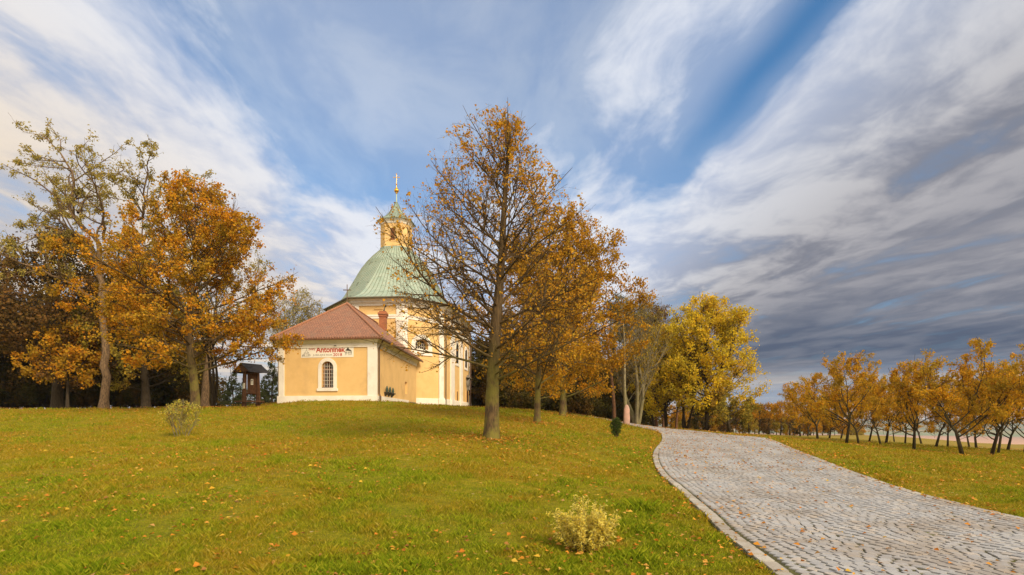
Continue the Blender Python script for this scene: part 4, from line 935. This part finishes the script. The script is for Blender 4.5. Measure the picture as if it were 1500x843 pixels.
    Dv=unit(r.normal(0,1,(n,3))+np.array([0,0,-droop*2])); Nv=unit(np.cross(Dv,r.normal(0,1,(n,3)))); Nv*=np.sign(Nv[:,2:3]+1e-6); s=r.uniform(*lsize,n)
    LV=kites(pos,Dv,Nv,s,s*lw)
    return npmesh('limbs',V,Fq,None,True),npmesh('leaves',LV,np.arange(n*4).reshape(n,4))
def put_tree(meshes,bark,leaf,name,x,y,label,group=None,rot=0.,sc=1.,cat='tree',parts=('trunk','crown'),dz=0.,sz=None):
    root=empty(name,(x,y,ground(x,y)+dz)); root.rotation_euler[2]=rot; root.scale=(sc,sc,sz or sc); tag(root,label,cat,group)
    for me,mt,pn in zip(meshes,(bark,leaf),parts):
        if not me.materials: me.materials.append(mt)
        elif me.materials[0]!=mt: me=me.copy(); me.materials[0]=mt
        o=bpy.data.objects.new(pn,me); col.objects.link(o); o.parent=root
    return root
def bark(name,c1,c2,moss=None,mossamt=.6):
    m=bpy.data.materials.new(name); m.use_nodes=True; T=NT(m.node_tree); b=m.node_tree.nodes['Principled BSDF']
    t=T.n('ShaderNodeTexCoord').outputs['Object']; n_=T.noise(T.vmul(t,(9,9,1.6)),2.2,6,.65,.6)
    c=T.mix(T.ss(n_,.38,.62),c1,c2)
    if moss:
        zz_=T.n('ShaderNodeSeparateXYZ'); T.put(zz_.inputs[0],t)
        c=T.mix(T.m('MULTIPLY',T.m('MULTIPLY',T.ss(T.noise(t,1.6,4,.6),.38,.6),mossamt),T.ss(zz_.outputs[2],3.6,1.4)),c,moss)
    T.put(b.inputs['Base Color'],c); b.inputs['Roughness'].default_value=.92; b.inputs['Specular IOR Level'].default_value=.15
    bp=T.n('ShaderNodeBump'); bp.inputs['Strength'].default_value=.9; bp.inputs['Distance'].default_value=.03; T.put(bp.inputs['Height'],n_); T.put(b.inputs['Normal'],bp.outputs[0]); return m
B_lin=bark('linden_bark',(.13,.085,.04),(.055,.038,.022),(.17,.155,.03),.75)
B_dark=bark('dark_bark',(.06,.045,.028),(.03,.022,.015))
B_orch=bark('orchard_bark',(.075,.055,.035),(.03,.024,.018),(.10,.09,.025),.4)
B_loc=bark('locust_bark',(.21,.135,.075),(.07,.048,.03))
B_grey=bark('grey_bark',(.24,.20,.12),(.12,.10,.06),(.16,.15,.05),.5)
B_pine=bark('pine_bark',(.17,.085,.045),(.08,.045,.03))
L_lin=leafmat('linden_leaf',[(0.569,0.263,0.023),(0.706,0.358,0.034),(0.455,0.203,0.017),(0.660,0.407,0.056),(0.387,0.263,0.034),(0.569,0.298,0.023)],.45)
L_or=leafmat('orange_leaf',[(0.543,0.232,0.018),(0.711,0.328,0.026),(0.426,0.165,0.016),(0.646,0.342,0.026),(0.388,0.259,0.026),(0.569,0.232,0.016)],.4,clump=(0.310,0.219,0.026),cscale=.9)
L_or2=leafmat('amber_leaf',[(0.491,0.218,0.016),(0.640,0.335,0.026),(0.383,0.174,0.016),(0.533,0.322,0.032),(0.299,0.197,0.021)],.4,clump=(0.319,0.184,0.021),cscale=.8)
L_yel=leafmat('yellow_leaf',[(0.731,0.500,0.027),(0.844,0.584,0.035),(0.590,0.445,0.027),(0.850,0.528,0.027),(0.478,0.416,0.043)],.45,clump=(0.506,0.416,0.043),cscale=.6)
L_loc=leafmat('locust_leaf',[(0.368,0.308,0.080),(0.277,0.249,0.058),(0.483,0.378,0.104),(0.346,0.237,0.046)],.4)
L_orch=leafmat('orchard_leaf',[(0.641,0.343,0.020),(0.710,0.387,0.026),(0.481,0.290,0.020),(0.665,0.290,0.020),(0.343,0.257,0.032)],.45,clump=(0.389,0.279,0.032),cscale=1.)
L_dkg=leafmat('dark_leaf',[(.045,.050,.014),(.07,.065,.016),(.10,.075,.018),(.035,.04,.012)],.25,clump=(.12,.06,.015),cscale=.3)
L_brn=leafmat('brown_leaf',[(0.204,0.102,0.030),(0.132,0.078,0.030),(0.264,0.132,0.036),(0.108,0.078,0.024)],.3,clump=(0.120,0.090,0.024),cscale=.5)
L_con=leafmat('needle',[(.035,.05,.022),(.055,.07,.026),(.075,.085,.03),(.045,.055,.02)],.1)
L_olv=leafmat('olive_leaf',[(0.276,0.247,0.041),(0.386,0.290,0.041),(0.193,0.188,0.041),(0.442,0.304,0.041)],.35,clump=(0.414,0.232,0.028),cscale=.5)
def px(D,rows,Hpx): return [((hv)/Hpx,l*D/800,r_*D/800) for hv,l,r_ in rows]
# 1 the near linden
def p_main(q,pos,r):
    h=q[:,2]; x=pos[:,0]
    return np.clip(.17+.95*np.clip((h-.60)/.3,0,1)+.42*np.clip((x-.6)/1.6,0,1)*np.clip((h-.2)/.2,0,1)+.22*np.clip((-x-1.5)/1.,0,1)*(h>.45),0,1)
main=make_tree(11,10.5,.235,px(17,[(70,20,20),(84,70,60),(105,150,110),(140,172,140),(193,158,145),(243,138,140),(303,124,118),(353,108,98),(403,80,84),(443,48,58),(473,27,34),(495,6,6)],493),
    fb=.19,n1=78,a_lo=80,a_hi=24,m2=12,m3=9,wand=(.012,.045,.07,.10),trop=(.05,.022,.02,.01),lens=(1.35,.42,.4),tw=(.22,.7),tf=.95,leaves=11500,lsize=(.05,.09),lw=.5,lspread=.035,minr=.0042,lump=.13,leafp=p_main,droop=.35,flare=.45)
put_tree(main,B_lin,L_lin,'linden_tree',-.64,17.0,'tall half-bare linden with mossy trunk, nearest tree on the lawn in front of the chapel')
t2=make_tree(23,11.2,.17,px(26,[(18,20,20),(32,60,60),(50,85,88),(100,105,105),(150,105,112),(200,95,108),(250,75,95),(300,45,80),(335,10,48)],345),fb=.12,n1=42,a_lo=75,a_hi=30,m2=8,m3=7,leaves=24000,lsize=(.07,.13),lw=.5,lspread=.10,minr=.007)
put_tree(t2,B_lin,L_or2,'linden_tree',1.2,26.0,'orange-brown leafy linden just right of the near half-bare linden','lindens in a row beside the chapel lawn',sc=.93)
t3=make_tree(31,12.2,.2,px(34,[(15,30,35),(30,60,80),(70,88,112),(130,95,118),(190,90,112),(230,78,102),(265,55,90),(290,20,40)],290),fb=.1,n1=40,a_lo=78,a_hi=34,m2=8,m3=7,leaves=27000,lsize=(.09,.16),lw=.5,lspread=.13,minr=.009)
put_tree(t3,B_lin,L_or2,'linden_tree',3.15,34.0,'dense amber linden with pale straight trunk, third in the row going away from the viewer','lindens in a row beside the chapel lawn',sc=.93)
put_tree(t3,B_lin,L_or,'linden_tree',3.9,40.5,'amber linden farthest back in the row, its trunk touching the one before it','lindens in a row beside the chapel lawn',rot=2.1,sc=.88)
# 2 the orange linden on the left
t4=make_tree(47,13.6,.26,px(32,[(40,50,30),(54,105,40),(66,140,60),(78,150,118),(100,158,124),(148,162,118),(198,145,100),(248,108,92),(293,68,68),(323,44,44),(342,8,8)],340),fb=.16,n1=62,a_lo=82,a_hi=34,m2=9,m3=8,leaves=56000,lsize=(.08,.15),lw=.5,lspread=.11,minr=.008,lump=.13,wand=(.02,.07,.1,.15),hz=.6)
put_tree(t4,B_lin,L_or,'linden_tree',-18.55,32.0,'big broad orange linden with mossy trunk left of the wooden shelter')
# 3 locusts
t5=make_tree(58,19.8,.36,px(40,[(80,40,40),(150,90,80),(200,140,110),(280,150,130),(330,125,115),(370,85,80),(395,50,35),(405,20,8)],395),tf=.52,fb=.62,n1=11,a_lo=66,a_hi=14,bf=2.1,tap=.25,m2=10,m3=8,wand=(.012,.14,.2,.2),trop=(.03,.03,.03,0),lens=(1.7,.5,.5),tw=(.35,1.),leaves=8500,lsize=(.12,.22),lw=.25,lspread=.10,minr=.014,lump=.2,flare=.5,droop=.2)
GP=[([(150,603),(152,560),(149,500),(147,440),(141,380)],.35,.22,0),([(141,382),(120,352),(95,338),(75,325),(62,308),(46,300),(22,288)],.20,.035,1),([(143,392),(150,352),(124,334),(112,312),(124,287),(126,264),(112,245),(99,226),(84,212)],.22,.03,-1),
([(112,312),(100,292),(80,281),(58,273),(34,268)],.11,.03,2),([(146,440),(170,385),(190,348),(200,322),(211,300),(222,280),(224,256)],.2,.035,1.5),([(200,322),(224,326),(238,302),(250,272),(262,256)],.12,.03,-2),([(126,264),(140,250),(156,246),(172,240)],.08,.025,.8),
([(150,352),(166,320),(172,290),(162,268),(166,252)],.13,.03,-2.2),([(147,445),(120,420),(95,405),(70,395),(45,392)],.14,.03,-2.5),([(147,430),(160,400),(150,370),(175,340),(165,325)],.13,.03,3.),([(141,382),(110,375),(88,362),(60,360),(30,350)],.12,.03,3)]
rgd=np.random.default_rng(12); GD=[]
for pp,ra,rb_,yy in GP: GD.append(([((u-150)/20.,yy*np.sin(1.4*i/(len(pp)-1))*1.6+(0 if i==0 else rgd.normal(0,.12)),(600-v)/20.) for i,(u,v) in enumerate(pp)],ra*.82,rb_*.8))
t5g=make_tree(59,19.8,.3,[(0,1,1),(1,1,1)],guides=GD,m2=10,m3=9,lens=(1,.52,.5),wand=(0,0,.19,.2),trop=(0,0,.05,.02),tw=(.35,.95),leaves=19000,lsize=(.12,.22),lw=.25,lspread=.10,minr=.014,droop=.2)
put_tree(t5g,B_loc,L_loc,'locust_tree',-29.9,40.0,'tall gnarled locust with pale furrowed trunk and sparse yellow-green top at the left')
put_tree(t5,B_loc,L_loc,'locust_tree',-25.6,45.5,'second sparse locust rising behind the big orange linden','locusts',rot=2.6,sc=.9)
# 4 brown broad trees at far left
t6=make_tree(64,15,.42,[(.08,2,2),(.15,4.5,4.5),(.35,6,6),(.6,5.6,5.6),(.8,4,4),(.95,1.5,1.5),(1,.3,.3)],fb=.12,n1=46,a_lo=80,a_hi=35,m2=8,m3=7,leaves=24000,lsize=(.13,.24),lw=.5,lspread=.2,minr=.012,hz=.5)
t6m=make_tree(69,13,.3,[(.03,2,2),(.12,4,4),(.35,5,5),(.6,4.8,4.8),(.8,3.4,3.4),(.95,1.5,1.5),(1,.3,.3)],fb=.06,n1=40,a_lo=80,a_hi=35,m2=7,m3=6,leaves=15000,lsize=(.18,.34),lw=.5,lspread=.28,minr=.014)
put_tree(t6,B_dark,L_brn,'broad_tree',-37.0,44.5,'dark brown broad tree with thick leaning trunk at the left edge',sc=1.0)
put_tree(t6,B_dark,L_brn,'broad_tree',-47.5,48,'reddish brown broad tree cut by the left edge of the view',rot=1.9,sc=1.04)
put_tree(t6,B_dark,L_olv,'broad_tree',-31.5,47,'olive-green leafy tree between the brown trees and the locust trunk',rot=4.,sc=.86)
sm=make_tree(71,7,.12,[(.2,1,1),(.35,2.6,2.6),(.6,2.8,2.8),(.85,1.6,1.6),(1,.2,.2)],fb=.25,n1=26,a_lo=80,a_hi=35,m2=6,m3=6,leaves=6500,lsize=(.12,.2),lspread=.14,hz=.7,lw=.5)
put_tree(sm,B_dark,L_or,'small_tree',-34.6,42.5,'low orange-leaved tree in front of the dark brown trunk at the left')
# wood behind, left and right of the chapel: every tree its own object
rw=np.random.default_rng(99); WOODL='dark leafy tree in the shaded wood left of the chapel'; WOODR='dark leafy tree in the shaded wood right of the chapel'
for k in range(30):
    D=rw.uniform(54,84); u=rw.uniform(-90,285); 
    if k<11: D=rw.uniform(52,60); u=-60+k*33
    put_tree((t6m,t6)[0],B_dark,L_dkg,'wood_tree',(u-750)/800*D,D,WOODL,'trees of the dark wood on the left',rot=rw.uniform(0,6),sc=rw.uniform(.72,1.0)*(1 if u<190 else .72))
for k in range(20):
    D=rw.uniform(62,88); u=705+k*12.2+rw.uniform(-4,4)
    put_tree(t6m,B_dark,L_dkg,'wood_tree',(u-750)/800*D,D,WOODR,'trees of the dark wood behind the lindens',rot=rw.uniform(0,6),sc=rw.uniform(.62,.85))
shrub=make_tree(75,2.6,.05,[(0,.8,.8),(.2,1.7,1.7),(.6,1.8,1.8),(1,.4,.4)],trunks=7,spread=.5,fb=.1,n1=7,m2=4,m3=4,tw=(.15,.5),leaves=5200,lsize=(.1,.2),lw=.5,lspread=.12)
for k in range(26):
    D=rw.uniform(50,60); u=-40+k*13.5
    if u>300: continue
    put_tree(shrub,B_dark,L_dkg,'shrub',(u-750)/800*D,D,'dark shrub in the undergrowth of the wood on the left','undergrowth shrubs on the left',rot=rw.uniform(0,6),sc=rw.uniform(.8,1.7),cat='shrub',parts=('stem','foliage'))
for k in range(22):
    u=700+k*11.5; D=rw.uniform(50,60)+max(0,(u-860)*.12)+(24 if u<745 else 0)
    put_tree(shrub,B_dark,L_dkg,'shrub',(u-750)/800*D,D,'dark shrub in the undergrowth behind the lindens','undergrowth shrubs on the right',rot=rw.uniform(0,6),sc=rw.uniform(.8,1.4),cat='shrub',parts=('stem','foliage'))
# slim bare trees right of the orange linden
slim=make_tree(82,9,.13,[(.3,.5,.5),(.45,2,2),(.7,2.4,2.4),(1,.5,.5)],trunks=3,spread=.22,fb=.35,n1=12,a_lo=50,a_hi=25,m2=6,m3=5,leaves=1500,lsize=(.08,.14),minr=.012,lspread=.06,wand=(.06,.12,.12,.15))
put_tree(slim,B_dark,L_loc,'slim_tree',-20.6,37.5,'slim many-stemmed dark tree behind the big orange linden trunk')
thin=make_tree(85,15.5,.22,[(.2,2,2),(.4,4.2,4.2),(.7,4.6,4.6),(.9,3,3),(1,.6,.6)],trunks=4,spread=.22,fb=.3,n1=16,a_lo=48,a_hi=28,m2=7,m3=7,leaves=5000,lsize=(.14,.24),lw=.4,minr=.018,lspread=.15,wand=(.05,.12,.12,.15),tw=(.4,1.))
thin[1].materials.clear()
put_tree(thin,B_grey,L_loc,'bare_tree',-26.8,70,'thin-leaved greyish tree rising behind the tiled sacristy roof')
put_tree(thin,B_grey,L_loc,'bare_tree',-22.2,74,'second thin-leaved tree behind the sacristy roof ridge',rot=2,sc=.93)
con=make_tree(91,6,.10,[(.02,1.15,1.15),(.1,1.3,1.3),(.5,.75,.75),(.85,.25,.25),(1,.03,.03)],tf=1.,fb=.04,n1=90,a_lo=98,a_hi=60,m2=7,m3=4,lens=(1,.3,.3),tw=(.08,.22),leaves=16000,lsize=(.06,.13),lw=.22,lspread=.04,minr=.008,lump=.07,trop=(.02,.0,0,0),wand=(.01,.04,.06,.1))
for k,(u,D,sc) in enumerate([(262,56,.92),(300,58,.7),(318,62,.62),(342,57,.80),(356,63,.66),(398,57,1.0),(386,64,.72),(283,64,.8),(247,60,.75),(330,70,.8),(372,70,.8)]):
    lab='small dark spruce between the big orange linden and the shelter' if u<350 else ('dark spruce right beside the left corner of the sacristy' if u==398 else 'small dark spruce seen behind the wooden shelter')
    put_tree(con,B_dark,L_con,'spruce',(u-750)/800*D,D,lab,'spruces behind the shelter',rot=k*1.3,sc=sc,cat='tree')
# right of the row: bare pole, grey tree, pines, brown and yellow trees
pole=make_tree(95,10.5,.13,[(.5,.3,.3),(.7,.8,.8),(1,.2,.2)],fb=.55,n1=9,a_lo=60,a_hi=40,m2=3,m3=3,leaves=60,lsize=(.05,.08),minr=.012)
put_tree(pole,B_grey,L_loc,'dead_tree',7.75,37.2,'slender bare dead trunk standing right behind the pink stone')
grey=make_tree(97,11.2,.2,px(42,[(40,20,20),(60,30,35),(100,40,50),(150,42,48),(190,26,30),(213,8,8)],213),trunks=5,spread=.22,fb=.2,n1=15,a_lo=45,a_hi=25,m2=7,m3=6,leaves=3800,lsize=(.08,.14),minr=.012,lspread=.06,lump=.2,wand=(.05,.09,.1,.15))
put_tree(grey,B_grey,L_olv,'multi_stem_tree',9.6,42,'grey many-stemmed tree with few leaves behind the pink stone')
pine=make_tree(101,13.5,.2,[(.4,.6,.6),(.5,1.8,1.8),(.75,2.4,2.4),(.92,1.6,1.6),(1,.3,.3)],fb=.45,n1=26,a_lo=82,a_hi=50,m2=7,m3=6,leaves=15000,lsize=(.12,.24),lw=.12,minr=.014,lspread=.10,hz=.5)
for u,D,sc,lab in ((900,50,.93,'dark pine with reddish trunk left of the pink stone'),(962,56,.82,'red-trunked pine at the left edge of the trunk cluster by the path'),(971,58,.8,'second red-trunked pine in the trunk cluster by the path'),(990,60,.76,'red-trunked pine behind the yellow tree')):
    put_tree(pine,B_pine,L_con if u==900 else L_olv,'pine_tree',(u-750)/800*D,D,lab,'pines beside the path',rot=u,sc=sc)
brn=make_tree(107,14,.22,[(.2,1.5,1.5),(.35,3,3),(.6,3.6,3.6),(.85,3,3),(1,.8,.8)],trunks=2,spread=.12,fb=.2,n1=22,a_lo=60,a_hi=30,m2=8,m3=7,leaves=17000,lsize=(.1,.19),minr=.012,lspread=.14)
put_tree(brn,B_dark,L_brn,'brown_tree',15.2,58,'rusty brown tree behind the grey many-stemmed tree',sc=.98)
yel=make_tree(113,12,.2,px(48,[(25,25,20),(40,50,55),(60,62,78),(85,66,82),(120,66,72),(150,62,64),(175,50,42),(192,32,22),(202,6,6)],196),fb=.16,n1=50,a_lo=78,a_hi=30,m2=9,m3=8,leaves=27000,lsize=(.11,.19),lw=.5,lspread=.15,minr=.010,lump=.14,hz=.3)
put_tree(yel,B_dark,L_yel,'yellow_tree',17.1,48,'large bright yellow tree at the bend of the path')
put_tree(yel,B_dark,L_yel,'yellow_tree',14.7,52,'yellow-green tree with leaning dark trunk left of the large yellow one','yellow trees at the bend',rot=2.2,sc=.86)
lt=make_tree(117,9,.16,[(.3,.6,.6),(.5,1.8,1.8),(.8,2,2),(1,.4,.4)],trunks=3,spread=.2,fb=.4,n1=12,m2=6,m3=6,leaves=5500,lsize=(.11,.18),lspread=.13,minr=.012,wand=(.05,.1,.1,.15))
put_tree(lt,B_dark,L_olv,'multi_stem_tree',(1003-750)/800*50,50,'dark leaning three-stemmed tree in front of the red pines')
spr=make_tree(121,4.2,.13,px(45,[(12,15,20),(22,38,58),(40,45,68),(60,36,50),(75,10,20)],75),fb=.2,n1=26,a_lo=80,a_hi=45,m2=8,m3=6,leaves=9000,lsize=(.09,.16),lw=.45,minr=.01,lspread=.1,lump=.2)
put_tree(spr,B_dark,L_olv,'low_tree',(1068-750)/800*45,45,'low spreading dark olive tree under the right side of the yellow tree')
# young trees along the far side of the meadow and the tree line behind
for k in range(34):
    u=985+k*10.+rw.uniform(-4,4); D=rw.uniform(78,105) if u<1240 else rw.uniform(125,150)
    if u>1262: continue
    put_tree(t6m if k%3 else sm,B_dark,[L_or,L_olv,L_or2,L_brn,L_dkg][k%5],'tree_line_tree',(u-750)/800*D,D,'small autumn tree in the distant tree line beyond the end of the path','trees of the distant tree line',rot=rw.uniform(0,6),sc=(.30 if k%3 else .62)*D/85*rw.uniform(.8,1.25)*(1.15-.4*(u-985)/280))
# orchard
og=[]
for sd_ in (3,14,28):
    og.append(make_tree(200+sd_,5.5,.09,[(.16,.3,.3),(.22,1.3,1.3),(.34,2.2,2.2),(.6,2.5,2.5),(.8,2.0,2.0),(.93,1.3,1.3),(1.02,.4,.4)],tf=.36,fb=.5,n1=8,a_lo=66,a_hi=22,bf=1.25,m2=10,m3=9,wand=(.05,.13,.16,.15),trop=(.03,.06,.12,.10),lens=(1.6,.5,.5),tw=(.2,.6),
        leaves=8600,lsize=(.06,.105),lw=.5,lspread=.07,minr=.008,lump=.2,flare=.2,tap=.5,lean=((.05,.02),(-.14,.05),(.0,-.05))[len(og)]))
OT=[(1410,668,27,1.0,'orchard tree with slanting trunk, nearest of the orchard rows'),(1338,655,31,1.04,'orchard tree with low forked trunk left of the nearest orchard tree'),
(1240,651,34,1.03,'wide orchard tree with dark upright trunk at the left front of the orchard'),(1258,648,37.5,1.0,'orchard tree with trunk leaning left behind the wide front one'),
(1452,662,31,1.03,'orchard tree with thick dark trunk right of the slanting one'),(1462,659,34,1.0,'orchard tree right behind the thick dark trunk'),(1198,646,44,1.03,'orchard tree with curved trunk at the left end of the orchard'),
(1273,648,45,1.,None),(1298,649,43,1.,None),(1326,650,46,.95,None),(1371,654,40,.95,None),(1388,655,42,.95,None),(1476,657,40,.95,None),(1215,645,50,1.0,None),(1172,641,56,.95,None),(1500,663,36,1.0,None),
(1157,639,66,.85,None),(1542,676,25.5,1.0,'orchard tree cut by the right edge, its branches reaching in'),(1232,644,58,.9,None),(1420,655,47,.95,None),(1540,660,38,1.0,None),(1183,641,62,.9,None),(1350,650,52,.9,None),(1310,647,58,.9,None),(1430,657,40,.9,None),(1290,650,39,.85,None)]
for k,(u,v,D,sc,lab) in enumerate(OT):
    put_tree(og[k%3],B_orch,L_orch,'orchard_tree',(u-750)/800*D,D,lab or 'small golden orchard tree in the rows behind the front ones','fruit trees of the orchard',rot=k*2.3+.4,sc=sc*(1.06,.9,1.0,.84)[k%4],sz=sc*(1.04,.95,1.08,.9,1.)[k%5])
young=make_tree(231,3.4,.05,[(.4,.3,.3),(.6,.9,.9),(.9,.7,.7),(1,.2,.2)],fb=.4,n1=14,m2=5,m3=5,tw=(.1,.35),leaves=1400,lsize=(.08,.14),lspread=.08)
for u,D in ((1097,62),(1112,66),(1127,64),(1143,60)):
    put_tree(young,B_dark,L_or,'young_tree',(u-750)/800*D,D,'thin young tree planted on the grass beyond the path','young trees beyond the path',rot=u,sc=1.1)
# small plants on the lawn
bx=make_tree(241,.98,.025,[(0,.16,.16),(.25,.25,.25),(.7,.26,.26),(1,.14,.14)],trunks=9,spread=.16,fb=.05,n1=9,a_lo=40,a_hi=20,m2=4,m3=4,tw=(.04,.1),leaves=5200,lsize=(.03,.06),lw=.35,lspread=.02,minr=.003,droop=-.4)
L_box=leafmat('evergreen_leaf',[(.05,.085,.02),(.08,.11,.025),(.035,.06,.015),(.11,.13,.035)],.2)
put_tree(bx,B_dark,L_box,'evergreen_bush',(903-750)/800*24,24,'small upright dark green bush on the lawn before the pink stone',cat='bush',parts=('stem','foliage'),sc=.88)
yb=make_tree(251,1.5,.02,[(0,.2,.2),(.3,.5,.7),(.6,.8,.62),(.85,.5,.6),(1,.15,.25)],trunks=11,spread=.5,fb=.15,n1=5,a_lo=45,a_hi=25,m2=4,m3=3,tw=(.1,.28),leaves=1150,lsize=(.05,.09),lw=.32,lspread=.03,minr=.004,wand=(.05,.08,.1,.1))
L_pale=leafmat('pale_leaf',[(.50,.44,.06),(.56,.46,.06),(.38,.40,.08),(.60,.48,.10),(.5,.30,.04)],.4)
put_tree(yb,B_grey,L_pale,'yellow_shrub',-12.1,20,'loose pale yellow shrub on the lawn in front of the big orange linden',cat='shrub',parts=('stem','foliage'),sc=.92)
# foreground plant with lance leaves on upright stems
def lance_plant(x,y,ns,hh,ww):
    r=np.random.default_rng(5); az=r.uniform(0,6.28,ns); sp_=r.uniform(0,1,ns)**.7
    P0=np.stack([np.cos(az)*sp_*.13,np.sin(az)*sp_*.09,np.full(ns,-.02)],-1); D0=unit(np.stack([np.cos(az)*sp_*ww,np.sin(az)*sp_*ww*.7,np.ones(ns)],-1))
    L=hh*r.uniform(.62,1.05,ns)*(1-.18*sp_); P=limbs(r,P0,D0,L,9,.035,.035); R=taper(np.full(ns,.0035),9,.4)
    st,d,t,Rs,LL_=spawn(r,P,7,.25,.9,38,R,.3); P2=limbs(r,st,d,LL_,4,.06,.06); V,Fq=join([tubes(P,R,4),tubes(P2,taper(Rs*.6,4,.5),3)])
    pos=[];dd=[]
    for PP,m_ in ((P,46),(P2,9)):
        N_,n,_=PP.shape; i=np.repeat(np.arange(N_),m_); t=r.uniform(.12,1,len(i))*(n-1); a=np.minimum(t.astype(int),n-2); f=(t-a)[:,None]
        pos.append(PP[i,a]*(1-f)+PP[i,a+1]*f); tg=unit(PP[i,a+1]-PP[i,a]); s=unit(np.cross(tg,r.normal(0,1,tg.shape))); dd.append(unit(tg*.45+s+np.array([0,0,-.1])))
    pos=np.concatenate(pos);dd=np.concatenate(dd); n=len(pos); L=r.uniform(.032,.062,n)*(1.15-.5*np.clip(pos[:,2]/hh,0,1)); Nv=unit(np.cross(dd,r.normal(0,1,(n,3)))); Nv*=np.sign(Nv[:,2:3]+1e-6)
    LV=kites(pos,dd,Nv,L,L*.2,.1)
    return npmesh('stems',V,Fq,None,True),npmesh('leaves',LV,np.arange(n*4).reshape(n,4))
L_fg=leafmat('lance_leaf',[(0.739,0.627,0.101),(0.806,0.672,0.134),(0.672,0.605,0.134),(0.829,0.706,0.246),(0.717,0.560,0.056),(0.560,0.538,0.179)],.5)
put_tree(lance_plant(.83,6.3,44,.68,.74),B_grey,L_fg,'yellow_shrub',.84,6.28,'small pale yellow leafy plant in the foreground grass',cat='shrub',parts=('stem','foliage'))
